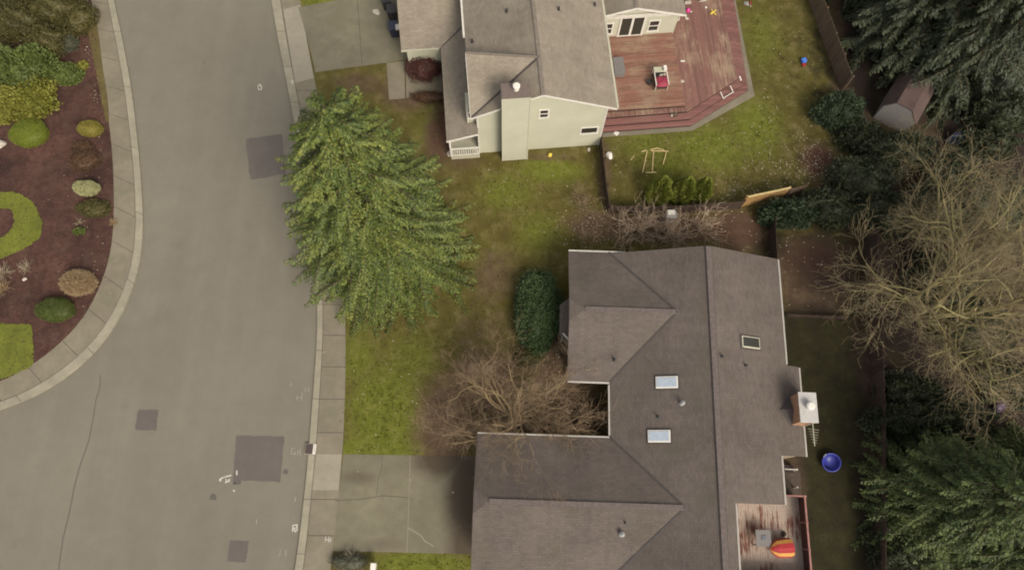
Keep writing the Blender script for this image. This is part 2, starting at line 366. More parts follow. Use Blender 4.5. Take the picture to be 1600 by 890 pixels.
def tubes(p0, p1, r0, r1, k=4):
    d = unit(p1 - p0); up = np.where(np.abs(d[:, 2:3]) > 0.9, np.array([[1., 0, 0]]), np.array([[0, 0, 1.]]))
    s = unit(np.cross(d, up)); u = np.cross(s, d); n = len(p0); rings = []
    for P_, r in ((p0, r0), (p1, r1)):
        for j in range(k):
            a = 2 * math.pi * j / k
            rings.append(P_ + (s * math.cos(a) + u * math.sin(a)) * r[:, None])
    v = np.stack(rings, 1).reshape(-1, 3); b = np.arange(n)[:, None] * 2 * k
    q = np.concatenate([np.stack([b[:, 0] + j, b[:, 0] + (j + 1) % k, b[:, 0] + k + (j + 1) % k, b[:, 0] + k + j], 1) for j in range(k)])
    return v, q

# ---------------------------------------------------------------- the ground
ground = MB().quad((-400, -400, -0.16), (400, -400, -0.16), (400, 400, -0.16), (-400, 400, -0.16)).build('ground', M['earth'], kind='structure')

K1o = [(150, -130), (178, 0), (195, 80), (207, 150), (216, 230), (222, 300), (224, 360), (220, 410), (205, 460), (180, 510), (150, 550), (110, 585), (60, 618), (0, 640), (-160, 690), (-500, 760)]
K1i = [(140, -130), (168, 0), (184, 80), (196, 150), (206, 235), (211, 300), (212, 360), (207, 408), (193, 455), (169, 503), (139, 542), (100, 575), (52, 607), (0, 628), (-160, 678), (-500, 746)]
S1i = [(112, -130), (143, 0), (152, 60), (161, 130), (170, 190), (176, 240), (178, 300), (178, 350), (173, 400), (160, 440), (138, 488), (110, 523), (75, 553), (40, 578), (0, 597), (-160, 648), (-500, 715)]
K2o = [(402, -130), (424, 0), (432, 50), (442, 100), (450, 140), (462, 200), (474, 270), (484, 340), (492, 410), (496, 470), (496, 520), (492, 580), (487, 640), (483, 700), (477, 760), (469, 830), (461, 890), (440, 1000), (400, 1200)]
K2i = [(416, -130), (438, 0), (446, 50), (455, 100), (463, 140), (474, 200), (485, 270), (494, 340), (501, 410), (505, 470), (505, 520), (502, 580), (498, 640), (494, 700), (488, 760), (481, 830), (474, 890), (454, 1000), (414, 1200)]
S2o = [(446, -130), (469, 0), (479, 60), (492, 125), (503, 190), (513, 250), (522, 320), (530, 390), (537, 450), (540, 500), (540, 560), (539, 620), (536, 700), (530, 765), (524, 830), (517, 890), (498, 1000), (458, 1200)]
def poly(pts, z=0): return [W2(x, y, z) for x, y in pts]
def resample(pl, n):
    p = np.array(pl, float); s = np.r_[0, np.cumsum(np.linalg.norm(np.diff(p, axis=0), axis=1))]
    # gentle smoothing through dense linear resampling + box filter
    t = np.linspace(0, s[-1], n); q = np.stack([np.interp(t, s, p[:, 0]), np.interp(t, s, p[:, 1])], 1)
    for _ in range(6):
        q[1:-1] = (q[:-2] + q[1:-1] * 2 + q[2:]) / 4
    return q
def strip(name, A, B, z, mat, zb, n=90, parent=None, kind='structure'):
    a, b = resample(A, n), resample(B, n); m = MB(); vs = []
    for i in range(n): vs += [(a[i][0], a[i][1], zb), (a[i][0], a[i][1], z), (b[i][0], b[i][1], z), (b[i][0], b[i][1], zb)]
    fs = []
    for i in range(n - 1):
        o = i * 4
        for j in range(3): fs.append((o + j, o + j + 1, o + 5 + j, o + 4 + j))
    m.add(vs, fs); return m.build(name, mat, parent, kind=kind)
def joints(name, A, B, z, w, step, mat, parent, n=400, off=0.0):
    a, b = resample(A, n), resample(B, n); mid = (a + b) / 2
    s = np.r_[0, np.cumsum(np.linalg.norm(np.diff(mid, axis=0), axis=1))]; m = MB(); t = off
    while t < s[-1] - 0.1:
        i = int(np.searchsorted(s, t)); i = min(max(i, 1), n - 2)
        T = mid[i + 1] - mid[i - 1]; T = T / np.linalg.norm(T) * w / 2
        m.quad((*(a[i] - T), z), (*(a[i] + T), z), (*(b[i] + T), z), (*(b[i] - T), z)); t += step
    for e in (a, b): pass
    return m.build(name, mat, parent)
def line_strip(m, pl, z, w):
    p = np.array(pl, float)
    for i in range(len(p) - 1):
        d = p[i + 1] - p[i]; d = d / max(np.linalg.norm(d), 1e-6); nn = np.array([-d[1], d[0]]) * w / 2; e = d * w * 0.3
        a, b = p[i] - e, p[i + 1] + e
        m.quad((*(a - nn), z), (*(b - nn), z), (*(b + nn), z), (*(a + nn), z)); z += 0.0007
    return m

ZR = -0.12
roadpoly = [W2(x, y, ZR) for x, y in K1o] + [(-80, W2(-500, 760)[1]), (-80, -60)] + [W2(400, 1200, ZR), ][:0] + [(-9, -60)] + [W2(x, y, ZR) for x, y in reversed(K2o)]
road = MB().quad((-120, -70, ZR - 0.01), (0, -70, ZR - 0.01), (0, 110, ZR - 0.01), (-120, 110, ZR - 0.01)).build('road', M['asphalt'], kind='structure')
tag(road, 'grey asphalt residential street curving past the corner garden')
ws = resample(poly(K1o), 120)
kerb1 = strip('kerb', poly(K1o), poly(K1i), 0.012, M['kerb'], -0.15)
kerb2 = strip('kerb', poly(K2o), poly(K2i), 0.012, M['kerb'], -0.15)
walk1 = strip('pavement', poly(K1i), poly(S1i), 0.0, M['concrete'], -0.15)
walk2 = strip('pavement', poly(K2i), poly(S2o), 0.0, M['concrete'], -0.15)
tag(kerb1, 'pale curved concrete kerb round the corner garden'); tag(kerb2, 'concrete kerb along the house fronts')
tag(walk1, 'curved concrete pavement round the bark garden bed'); tag(walk2, 'concrete pavement running past the two driveways')
joints('slab_joint', poly(K1i), poly(S1i), 0.004, 0.035, 2.45, M['joint'], walk1, off=1.0)
joints('slab_joint', poly(K2i), poly(S2o), 0.004, 0.035, 2.0, M['joint'], walk2, off=1.6)
joints('kerb_joint', poly(K1o), poly(K1i), 0.016, 0.03, 4.9, M['joint'], kerb1, off=1.0)
joints('kerb_joint', poly(K2o), poly(K2i), 0.016, 0.03, 3.0, M['joint'], kerb2, off=1.6)
m = MB(); line_strip(m, resample(poly(K2i), 120), 0.0035, 0.03)
m.v = [(x, y, 0.0165 - 0.0005 * (i % 2)) for i, (x, y, z) in enumerate(m.v)]; m.build('edge_joint', M['joint'], walk2)
m = MB(); line_strip(m, resample(poly(K1i), 120), 0.0035, 0.03)
m.v = [(x, y, 0.0165 - 0.0005 * (i % 2)) for i, (x, y, z) in enumerate(m.v)]; m.build('edge_joint', M['joint'], walk1)
# the pale replaced slab at the lower driveway's mouth
MB().prism([W2(494, 709), W2(534, 709), W2(529, 765), W2(487, 765)], -0.1, 0.006).build('new_slab', M['concrete_pale'], walk2)
MB().prism([W2(443, 15), W2(469, 8), W2(490, 122), W2(461, 130)], -0.1, 0.005).build('driveway_apron', M['concrete_pale'], walk2)

# asphalt patches, cracks and sprayed marks belong to the road
for q, lab in (([(384, 217), (440, 210), (447, 271), (391, 281)], 'square dark repair patch beside the conifer'),
               ([(216, 640), (247, 640), (244, 672), (211, 671)], 'small square repair patch near the junction'),
               ([(369, 680), (444, 682), (438, 752), (377, 750), (375, 757), (364, 756)], 'largest dark repair patch in front of the drain'),
               ([(359, 844), (389, 845), (384, 878), (355, 876)], 'small repair patch at the bottom of the street')):
    e_ = []; rq = random.Random(len(lab))
    for a_, b_ in zip(q, q[1:] + q[:1]):
        for t_ in np.linspace(0, 1, 14)[:-1]: e_.append((a_[0] + (b_[0] - a_[0]) * t_ + rq.gauss(0, .45), a_[1] + (b_[1] - a_[1]) * t_ + rq.gauss(0, .45)))
    o = MB().prism([W2(x, y, ZR) for x, y in e_], ZR - 0.05, ZR + 0.004).build('asphalt_patch', M['patch'], road); o['label'] = lab
m = MB(); rnd = random.Random(3)
pts = [(157, 586), (156, 605), (150, 625), (146, 650), (138, 690), (128, 720), (117, 760), (108, 800), (99, 840), (92, 890)]
line_strip(m, [W2(x + rnd.uniform(-1, 1), y, ZR) for x, y in pts], ZR + 0.003, 0.05); m.build('road_crack', M['tar'], road)
m = MB()
for (x, y, r) in ((417, 688, 3), (446, 737, 4), (333, 776, 5), (318, 98, 2), (372, 752, 4)):
    cx, cy = W2(x, y, ZR); a = r / 25
    m.prism([(cx + a * rnd.uniform(.6, 1.2) * math.cos(t), cy + a * rnd.uniform(.6, 1.2) * math.sin(t)) for t in np.linspace(0, 6.28, 9)[:-1]], ZR - 0.05, ZR + 0.006)
m.build('tar_spot', M['tar'], road)
def mark(strokes, w, label, z=ZR + 0.008, mat='paint', parent=None):
    m = MB()
    for i, s in enumerate(strokes): line_strip(m, [W2(x, y, z) for x, y in s], z + i * 0.001, w)
    o = m.build('paint_mark', M[mat], parent or road); o['label'] = label
mark([[(403, 134), (404, 140), (408, 140), (409, 136), (405, 133)], [(408, 133), (404, 132)]], 0.07, 'white sprayed tag in the roadway')
mark([[(464, 617), (464, 625)], [(472, 613), (471, 625)], [(466, 621), (472, 620)], [(477, 605), (477, 611)], [(483, 605), (482, 612)]], 0.05, 'sprayed utility strokes above the drain', mat='paint_faint')
mark([[(461, 700), (456, 700), (455, 708), (461, 709), (461, 705)], [(466, 703), (465, 710)], [(469, 700), (469, 711)]], 0.05, 'round sprayed mark left of the drain', mat='paint_faint')
mark([[(343, 749), (347, 746), (353, 744), (361, 742)], [(344, 751), (346, 746)], [(352, 753), (358, 751), (358, 748)], [(354, 751), (353, 748)], [(370, 735), (370, 741)], [(365, 765), (366, 767)]], 0.08, 'white sprayed arrow at the corner of the big patch')
mark([[(458, 820), (464, 819), (464, 824), (459, 825), (461, 830), (465, 826)], [(458, 820), (457, 829)]], 0.07, 'white sprayed letter beside the kerb')
mark([[(438, 858), (437, 868)], [(447, 858), (446, 868)]], 0.05, 'two short sprayed strokes at the bottom', mat='paint_faint')
mark([[(455, 598), (454, 603)], [(462, 776), (461, 782)], [(401, 811), (401, 818)]], 0.06, 'faint sprayed dashes', mat='paint_faint')
mark([[(509, 838), (508, 845)], [(514, 838), (513, 846)], [(517, 840), (516, 846)], [(509, 842), (517, 843)]], 0.045, 'sprayed letter on the pavement slab', z=0.010, parent=walk2)
mark([[(455, 125), (457, 130)], [(458, 126), (456, 131)]], 0.06, 'small sprayed cross on the kerb', z=0.02, parent=walk2)

# the garden bed of the corner plot
bed = MB().prism(list(map(tuple, resample(poly(S1i), 80))) + [(-70, W2(-500, 715)[1]), (-70, 60), (W2(112, -130)[0], 60)], -0.15, 0.03).build('garden_bed', M['mulch'], kind='structure')
bed['label'] = 'dark red bark mulch bed inside the curved pavement'
def small_lawn(pts, label, z=0.06):
    rq = random.Random(len(label)); o = MB().prism([(a_ + rq.gauss(0, .035), b_ + rq.gauss(0, .035)) for a_, b_ in resample(poly(pts + pts[:1]), 160)][:-1], 0.0, z).build('lawn', M['lime_lawn'], kind='structure'); o['label'] = label; return o
lawn_c = small_lawn([(-60, 296), (0, 300), (22, 300), (42, 308), (58, 325), (67, 345), (67, 362), (58, 378), (35, 390), (12, 400), (0, 406), (-60, 425), (-60, 402), (0, 372), (14, 366), (24, 350), (24, 338), (16, 326), (0, 325), (-60, 322)], 'crescent strip of mown lawn in the bark bed')
lawn_s = small_lawn([(-60, 506), (-30, 506), (0, 506), (25, 506), (47, 506), (51, 512), (52, 530), (54, 560), (53, 570), (30, 581), (0, 593), (-60, 612)], 'square corner of mown lawn at the pavement bend')
# grassy verge between bed and pavement
verge = strip('verge', poly([(130, 20), (140, 60), (148, 100), (156, 140), (160, 165), (166, 190)]), poly([(148, 20), (155, 60), (160, 105), (166, 140), (170, 170), (170, 190)]), 0.045, mottled('verge_grass', (0.085, 0.065, 0.022), 0.25, (0.8, 4, 20), 0.95), 0.0, n=30)
verge['label'] = 'narrow brown grass verge beside the bark bed'

# the yards: one sheet whose grass, moss, bare earth and painted-in house shade blend where the photo shows them
s2 = resample(poly(S2o), 200); order = np.argsort(s2[:, 1]); sy, sx_ = s2[order, 1], s2[order, 0]
ys = np.r_[np.linspace(-60, -6, 20)[:-1], np.linspace(-6, 42, 230), np.linspace(42, 120, 20)[1:]]
tx = np.r_[np.linspace(0, 0.74, 240), np.linspace(0.74, 1, 16)[1:]]
vs = []
for y in ys:
    x0 = np.interp(y, sy, sx_) + 0.0
    vs.append(np.stack([x0 + (62 - x0) * tx + 0 * tx, np.full_like(tx, y), np.zeros_like(tx)], 1))
nv = len(tx); vs = np.concatenate(vs); ii = np.arange(len(ys) - 1)[:, None] * nv + np.arange(nv - 1)[None, :]
q = np.stack([ii, ii + 1, ii + 1 + nv, ii + nv], -1).reshape(-1, 4)
def blobs(lst):
    w = np.zeros(len(vs))
    for px, py, rx, ry, a in lst:
        cx, cy = W2(px, py); sc = 1.0 / (W2(px + 1, py)[0] - cx); sy_ = 1.0 / (W2(px, py - 1)[1] - cy)
        w = np.maximum(w, a * np.exp(-(((vs[:, 0] - cx) * sc / rx) ** 2 + ((vs[:, 1] - cy) * sy_ / ry) ** 2)))
    return np.clip(w, 0, 1)
soil_shade = blobs([(700, 660, 60, 90, .95), (760, 600, 80, 70, .9), (690, 720, 40, 50, .9), (770, 430, 55, 70, .62), (880, 520, 45, 60, 1), (880, 600, 60, 90, 1), (850, 650, 120, 50, 1), (690, 210, 35, 60, .9), (720, 250, 45, 25, .6),  # bare earth, plus house shade painted in as brown ground beside both houses
              (950, 352, 75, 26, 1), (1050, 358, 110, 30, 1), (1150, 360, 60, 40, 1), (1270, 430, 85, 75, 1), (1280, 252, 36, 36, .9), (1340, 300, 80, 60, .9), (560, 130, 60, 25, .65), (640, 140, 60, 40, .85),
              (945, 270, 14, 70, .8), (1365, 560, 40, 130, .9), (1375, 800, 40, 160, 1), (1450, 450, 120, 200, 1), (1450, 100, 130, 140, 1), (1560, 500, 200, 400, 1), (1330, 100, 40, 160, .9), (545, 875, 28, 30, .9), (910, 310, 30, 22, .5), (850, 245, 90, 10, .6), (740, 520, 60, 60, .5), (1240, 740, 30, 50, .8), (1540, 230, 130, 90, 1), (780, 510, 40, 60, .5), (700, 560, 50, 50, .4)])
lush = blobs([(600, 640, 65, 80, .9), (560, 560, 40, 60, .6), (640, 560, 60, 50, .55), (600, 700, 70, 25, 1), (790, 300, 60, 40, .6), (860, 265, 60, 25, .8), (680, 200, 40, 40, .6), (1010, 225, 60, 40, .6), (1110, 230, 80, 45, .75), (1180, 200, 50, 60, .75), (1190, 60, 40, 70, .5), (660, 880, 80, 20, 1), (840, 360, 50, 40, .6), (560, 700, 30, 20, 1), (520, 5, 60, 10, .9), (1050, 260, 60, 50, .6), (760, 400, 50, 40, .35)])
dark = blobs([(1285, 540, 75, 90, 1), (1295, 690, 75, 120, 1), (1300, 850, 70, 110, 1), (1500, 500, 220, 330, 1), (1450, 100, 160, 140, 1), (1350, 800, 40, 200, .9), (1300, 420, 80, 70, .85), (1350, 100, 60, 130, .9), (1200, 390, 60, 40, .55), (900, 640, 60, 60, .55), (880, 530, 25, 50, .5), (1330, 640, 60, 120, .8), (1540, 230, 130, 90, 1)])  # darker ground, including shade painted in beside the brown house
red = blobs([(1280, 252, 34, 40, 1), (1150, 355, 80, 40, .6), (690, 200, 20, 80, .7), (1270, 400, 60, 40, .4), (560, 145, 60, 20, .3)])
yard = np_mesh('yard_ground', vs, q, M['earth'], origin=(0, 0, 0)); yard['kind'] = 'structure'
yard['label'] = 'patchy mossy grass and bare earth of the yards'
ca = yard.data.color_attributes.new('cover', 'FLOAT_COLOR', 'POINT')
ca.data.foreach_set('color', np.stack([soil_shade, lush, dark, red], 1).astype(np.float32).ravel())
m_, nt, b = new_mat('yard_cover'); p = world_pos(nt)
at = N(nt, 'ShaderNodeVertexColor', layer_name='cover'); sep = N(nt, 'ShaderNodeSeparateColor'); nt.links.new(at.outputs['Color'], sep.inputs[0])
def jitter(sock, scale, amt, lo, hi):
    nz = noise(nt, p, scale, 6, 0.7); a = N(nt, 'ShaderNodeMath', operation='MULTIPLY_ADD'); nt.links.new(nz, a.inputs[0]); a.inputs[1].default_value = amt
    nt.links.new(sock, a.inputs[2]); return ramp(nt, a.outputs[0], [(lo, 0), (hi, 1)])
fine = noise(nt, p, 16, 4, 0.7)
grass_c = ramp(nt, noise(nt, p, 1.1, 6, 0.7), [(0.25, (0.060, 0.043, 0.013)), (0.5, (0.084, 0.071, 0.018)), (0.72, (0.150, 0.120, 0.050))])
lush_c = ramp(nt, noise(nt, p, 1.7, 5, 0.7), [(0.28, (0.078, 0.078, 0.013)), (0.5, (0.104, 0.114, 0.016)), (0.75, (0.165, 0.150, 0.042))])
soil_shade_c = ramp(nt, noise(nt, p, 1.3, 6, 0.7), [(0.25, (0.058, 0.036, 0.021)), (0.5, (0.090, 0.060, 0.036)), (0.75, (0.132, 0.094, 0.058))])
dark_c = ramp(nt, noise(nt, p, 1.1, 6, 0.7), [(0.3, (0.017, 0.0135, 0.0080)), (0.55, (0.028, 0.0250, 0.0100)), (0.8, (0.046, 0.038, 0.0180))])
dsoil_shade_c = ramp(nt, noise(nt, p, 1.3, 6, 0.7), [(0.25, (0.018, 0.012, 0.010)), (0.55, (0.029, 0.020, 0.015)), (0.8, (0.047, 0.031, 0.024))])
col = mix(nt, jitter(sep.outputs[1], 1.3, 0.7, 0.55, 1.15), grass_c, lush_c)
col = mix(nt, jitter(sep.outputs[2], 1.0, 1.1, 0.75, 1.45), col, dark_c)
soil_shade2 = mix(nt, jitter(sep.outputs[2], 0.8, 0.4, 0.55, 0.95), soil_shade_c, dsoil_shade_c)
soil_shade2 = mix(nt, at.outputs['Alpha'], soil_shade2, (0.075, 0.036, 0.024))
col = mix(nt, jitter(sep.outputs[0], 1.5, 0.6, 0.62, 0.98), col, soil_shade2)
col = mix(nt, 1.0, col, ramp(nt, fine, [(0.28, 0.66), (0.72, 1.36)]), 'MULTIPLY')
nt.links.new(col, b.inputs['Base Color']); b.inputs['Roughness'].default_value = 0.95; b.inputs['Specular IOR Level'].default_value = 0.15
bump(nt, b, fine, 0.7, 0.08)
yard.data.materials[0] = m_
# paving
def slab(name, pts, z, mat, label=None, z0=-0.1):
    o = MB().prism(poly(pts), z0, z).build(name, M[mat], kind='structure')
    if label: o['label'] = label
    return o
cr = [np.array(W(*c_, .008)) for c_ in ((519, 860), (790, 866), (790, 713), (537, 709))]
gu, gv = np.meshgrid(np.linspace(0, 1, 90), np.linspace(0, 1, 56)); gu, gv = gu.ravel()[:, None], gv.ravel()[:, None]
dv = cr[0] * (1 - gu) * (1 - gv) + cr[1] * gu * (1 - gv) + cr[2] * gu * gv + cr[3] * (1 - gu) * gv
di = (np.arange(55)[:, None] * 90 + np.arange(89)[None]).ravel(); dq = np.stack([di, di + 1, di + 91, di + 90], 1)
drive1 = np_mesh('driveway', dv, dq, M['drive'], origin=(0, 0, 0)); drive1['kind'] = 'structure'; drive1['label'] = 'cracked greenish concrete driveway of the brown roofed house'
def dark_tint(lst):
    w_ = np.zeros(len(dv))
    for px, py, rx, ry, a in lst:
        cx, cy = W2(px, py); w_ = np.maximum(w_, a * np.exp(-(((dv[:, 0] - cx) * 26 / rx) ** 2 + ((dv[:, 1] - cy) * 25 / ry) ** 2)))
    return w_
ca = drive1.data.color_attributes.new('dark_tint', 'FLOAT_COLOR', 'POINT')
w1 = dark_tint([(728, 770, 34, 75, 1), (690, 715, 48, 32, .95), (700, 690, 70, 40, 1), (725, 850, 30, 60, .8), (560, 745, 40, 14, .45), (600, 850, 60, 14, .35)])  # darker brown blobs, mostly at the garage end of the drive
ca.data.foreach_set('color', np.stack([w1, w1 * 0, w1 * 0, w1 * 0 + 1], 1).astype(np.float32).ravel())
dm = M['drive'].copy(); dm.name = 'patchy_driveway_concrete'; drive1.data.materials[0] = dm
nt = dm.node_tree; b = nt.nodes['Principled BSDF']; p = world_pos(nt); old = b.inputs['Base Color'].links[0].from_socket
at = N(nt, 'ShaderNodeVertexColor', layer_name='dark_tint'); sep = N(nt, 'ShaderNodeSeparateColor'); nt.links.new(at.outputs['Color'], sep.inputs[0])
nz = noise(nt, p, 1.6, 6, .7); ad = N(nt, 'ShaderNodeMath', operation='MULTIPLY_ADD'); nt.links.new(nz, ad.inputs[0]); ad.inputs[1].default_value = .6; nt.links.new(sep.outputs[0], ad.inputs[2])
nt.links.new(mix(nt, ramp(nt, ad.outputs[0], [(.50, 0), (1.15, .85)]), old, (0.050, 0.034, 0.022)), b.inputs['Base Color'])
drive2 = slab('driveway', [(466, 12), (560, -6), (660, -30), (665, 88), (606, 98), (493, 113), (480, 60)], 0.008, 'drive', 'concrete driveway of the cream house')
path2 = slab('footpath', [(604, 99), (632, 96), (633, 154), (608, 156)], 0.014, 'concrete', 'short concrete footpath off the upper driveway')
slab('footpath', [(634, 97), (690, 84), (692, 150), (635, 153)], 0.011, 'concrete', 'concrete path under the maroon shrub')
m = MB()
for s in ([(526, 782), (545, 780), (560, 780), (585, 776), (600, 774), (612, 775), (640, 776)], [(588, 774), (593, 750), (597, 730), (600, 711)], [(640, 711), (640, 780), (638, 860)], [(560, 10), (563, 60), (565, 103)]):
    pass
line_strip(m, [W2(*s) for s in [(526, 782), (545, 780), (560, 780), (585, 776), (600, 774), (612, 775), (640, 777)]], 0.012, 0.025)
line_strip(m, [W2(*s) for s in [(588, 774), (591, 750), (597, 728), (597, 711)]], 0.013, 0.02)
m.build('driveway_crack', M['joint'], drive1)
m = MB(); line_strip(m, [W2(641, 710), W2(639, 780), W2(636, 862)], 0.0165, 0.03)
line_strip(m, [W2(*s) for s in [(638, 824), (648, 830), (658, 836), (664, 845), (674, 850), (677, 853)]], 0.012, 0.05)
o = m.build('pale_crack', M['concrete_pale'], drive1)
m = MB(); line_strip(m, [W2(558, -4), W2(563, 60), W2(566, 103)], 0.012, 0.03); m.build('driveway_crack', M['joint'], drive2)

# ---------------------------------------------------------------- roofs, walls, windows
def plane_uv(ob, dirs):
    """uv in metres: u along the eave, v up the slope, per face"""
    me = ob.data; uvl = me.uv_layers.new(name='UVMap')
    for p_ in me.polygons:
        n = p_.normal; e = Vector((0, 0, 1)).cross(n)
        e = e.normalized() if e.length > 1e-4 else Vector((1, 0, 0)); s_ = n.cross(e)
        for li in p_.loop_indices:
            co = me.vertices[me.loops[li].vertex_index].co; uvl.data[li].uv = (co.dot(e), co.dot(s_))
def roof_plane(name, pts, mat, parent, th=0.12, label=None):
    """one slope: a slab of its real thickness"""
    n = len(pts); m = MB(); nrm = (Vector(pts[1]) - Vector(pts[0])).cross(Vector(pts[2]) - Vector(pts[0])).normalized()
    if nrm.z < 0: pts = pts[::-1]
    m.add(list(pts) + [(p[0], p[1], p[2] - th) for p in pts], [tuple(range(n)), tuple(range(2 * n - 1, n - 1, -1))] + [(i, n + i, n + (i + 1) % n, (i + 1) % n) for i in range(n)])
    o = m.build(name, mat, parent); plane_uv(o, None)
    if label: o['label'] = label
    return o
def window(parent, c, w, h, face, frame='white', pane='glass', name='window', proud=0.04, mull=None, t=0.09):
    """framed window on a wall; face = (tx, ty, nx, ny): wall direction and outward normal"""
    tx, ty, nx, ny = face; m = MB()
    def P(a, z, d): return (c[0] + tx * a + nx * d, c[1] + ty * a + ny * d, c[2] + z)
    def blk(m, a0, a1, z0, z1, d0, d1):
        m.add([P(a, z, d) for d in (d0, d1) for z in (z0, z1) for a in (a0, a1)], [(0, 2, 3, 1), (4, 5, 7, 6), (0, 1, 5, 4), (2, 6, 7, 3), (0, 4, 6, 2), (1, 3, 7, 5)])
    blk(m, -w / 2, -w / 2 + t, -h / 2, h / 2, -0.02, proud); blk(m, w / 2 - t, w / 2, -h / 2, h / 2, -0.02, proud)
    blk(m, -w / 2 + t, w / 2 - t, h / 2 - t, h / 2, -0.02, proud - 0.002); blk(m, -w / 2 - 0.03, w / 2 + 0.03, -h / 2 - 0.02, -h / 2 + t, -0.02, proud + 0.02)
    if mull == 'h': blk(m, -w / 2 + t, w / 2 - t, -0.03, 0.03, -0.02, proud - 0.005)
    if mull == 'v': blk(m, -t * .6, t * .6, -h / 2 + t, h / 2 - t, -0.02, proud - 0.005)
    fr = m.build(name, M[frame], parent)
    g = MB(); blk(g, -w / 2 + t, w / 2 - t, -h / 2 + t, h / 2 - t, -0.02, proud - 0.03); go = g.build('pane', M[pane], fr)
    return fr
def wall_prism(m, a, b, z0, z1, th=0.15):
    a, b = Vector((*a, 0)), Vector((*b, 0)); d = (b - a).normalized(); n = Vector((-d.y, d.x, 0)) * th
    q = [a, b, b + n, a + n]
    m.prism([(v.x, v.y) for v in q], z0, z1)
def vent_pipe(parent, c, r=0.06, h=0.35, mat='dark', name='vent_pipe', cap=False):
    m = MB(); m.lathe((c[0], c[1], c[2] - 0.1), [(r * 1.7, 0), (r * 1.7, 0.13), (r, 0.16), (r, h + 0.1)] + ([(r * 1.6, h + 0.1), (r * 1.6, h + 0.16), (r * .4, h + 0.22)] if cap else []), 12)
    return m.build(name, M[mat], parent, smooth=False)

# ======================= the lower house (brown roof): axis aligned
EZ, RZ = 2.7, 4.6; RX = 11.55
SW_ = (RZ - EZ) / (RX - 5.88); SE_ = 0.37
zw = lambda x, y: EZ + SW_ * (x - 5.88)
ze = lambda x, y: RZ - SE_ * (x - RX)
LH = thing('brick_house'.replace('brick_', 'single_storey_'), (8.0, 5.0, 0), 'single storey house with brown shingle roof, three skylights and white gutters', 'house')
YN, YS = 15.72, -9.0
xv1 = 5.88 + (3.98 - EZ) / SW_              # where the wing ridges die into the main slope
B = M['roof_brown']
roofm = roof_plane('roof', [(RX, YN, RZ), (RX, YS, RZ), (5.88, YS, EZ), (5.88, -2.85, EZ), (xv1, 0.86, 3.98), (5.88, 4.57, EZ), (5.88, 7.77, EZ), (xv1, 11.83, 3.98), (5.88, 15.74, EZ)], B, LH)
pe = lambda x, y: (x, y, ze(x, y))
roof_plane('roof', [pe(RX, YN), pe(16.26, 15.66), pe(16.24, 9.10), pe(17.08, 9.06), pe(17.04, 3.90), pe(15.42, 3.87), pe(15.40, 1.22), pe(12.33, 1.18), pe(12.31, YS), pe(RX, YS)], B, LH)
def wing(x0, y0, y1, rz, clip):
    ym = (y0 + y1) / 2; hw = (y1 - y0) / 2; sl_ = (rz - EZ) / hw; zc = rz - sl_ * clip   # clipped gable at the street end
    xi = x0 + clip * 1.35; yc0, yc1 = ym - clip, ym + clip
    xe = 5.88
    n = roof_plane('roof', [(x0, y1, EZ), (xe + (1.05 if y1 > 10 else 0), y1, EZ), (xv1 + (.3 if y1 > 10 else 0), ym, rz), (xi, ym, rz), (x0, yc1, zc)], B, LH)
    s = roof_plane('roof', [(x0, y0, EZ), (x0, yc0, zc), (xi, ym, rz), (xv1, ym, rz), (xe, y0, EZ)], B, LH)
    h = roof_plane('roof', [(x0, yc0, zc), (x0, yc1, zc), (xi, ym, rz)], B, LH)
    m = MB(); m.bar((xi, ym, rz + 0.012), (xv1 + .15, ym, rz + 0.012), 0.30, 0.03); m.build('ridge_cap', M['ridge_brown'], LH)
    m = MB()
    for s_ in (-1, 1):
        m.bar((xv1, ym + s_ * 0.03, rz + 0.03), (xe + .02, (y0 if s_ < 0 else y1), EZ + 0.032), 0.12, 0.03)
    m.build('valley', M['valley'], LH)
    # gable wall under the clipped end
    g = MB(); xw = x0 + 0.45
    g.add([(xw, y0 + .4, 0), (xw, y1 - .4, 0), (xw, y1 - .4, EZ + .12), (xw, yc1, zc - 0.12), (xw, yc0, zc - .12), (xw, y0 + .4, EZ + .12)], [(0, 1, 2, 3, 4, 5)])
    wall_prism(g, (xw + 0.02, y0 + .4), (8.3, y0 + .4), 0, EZ + .0); wall_prism(g, (8.3, y1 - .4), (xw + .02, y1 - .4), 0, EZ + .0)
    g.build('wall', M['siding_tan'], LH)
    # barge boards on the rakes
    for s_, yy, yc in ((-1, y0, yc0), (1, y1, yc1)):
        pass
    m = MB()
    for s_, yy, yc in ((-1, y0, yc0), (1, y1, yc1)): m.bar((x0 - 0.015, yy, EZ - 0.10), (x0 - 0.015, yc, zc - 0.10), 0.03, 0.16)
    m.bar((x0 - 0.015, yc0, zc - .1), (x0 - 0.015, yc1, zc - .1), 0.03, 0.16)
    m.build('barge_board', M['ridge_brown'], LH)
wing(3.43, 7.77, 15.83, 3.98, 0.66)
wing(-1.68, -2.85, 4.57, 3.98, 0.62)
m = MB(); m.bar((RX + .0, YN, RZ + 0.015), (RX, YS, RZ + 0.015), 0.32, 0.03); m.build('ridge_cap', M['ridge_brown'], LH)
m = MB(); m.bar((RX - .19, YN, RZ - 0.05), (RX - .19, YS, RZ - 0.05), 0.05, 0.05); m.bar((RX + .19, YN, RZ - 0.055), (RX + .19, YS, RZ - 0.055), 0.035, 0.04)
m.build('ridge_vent', M['valley'], LH)
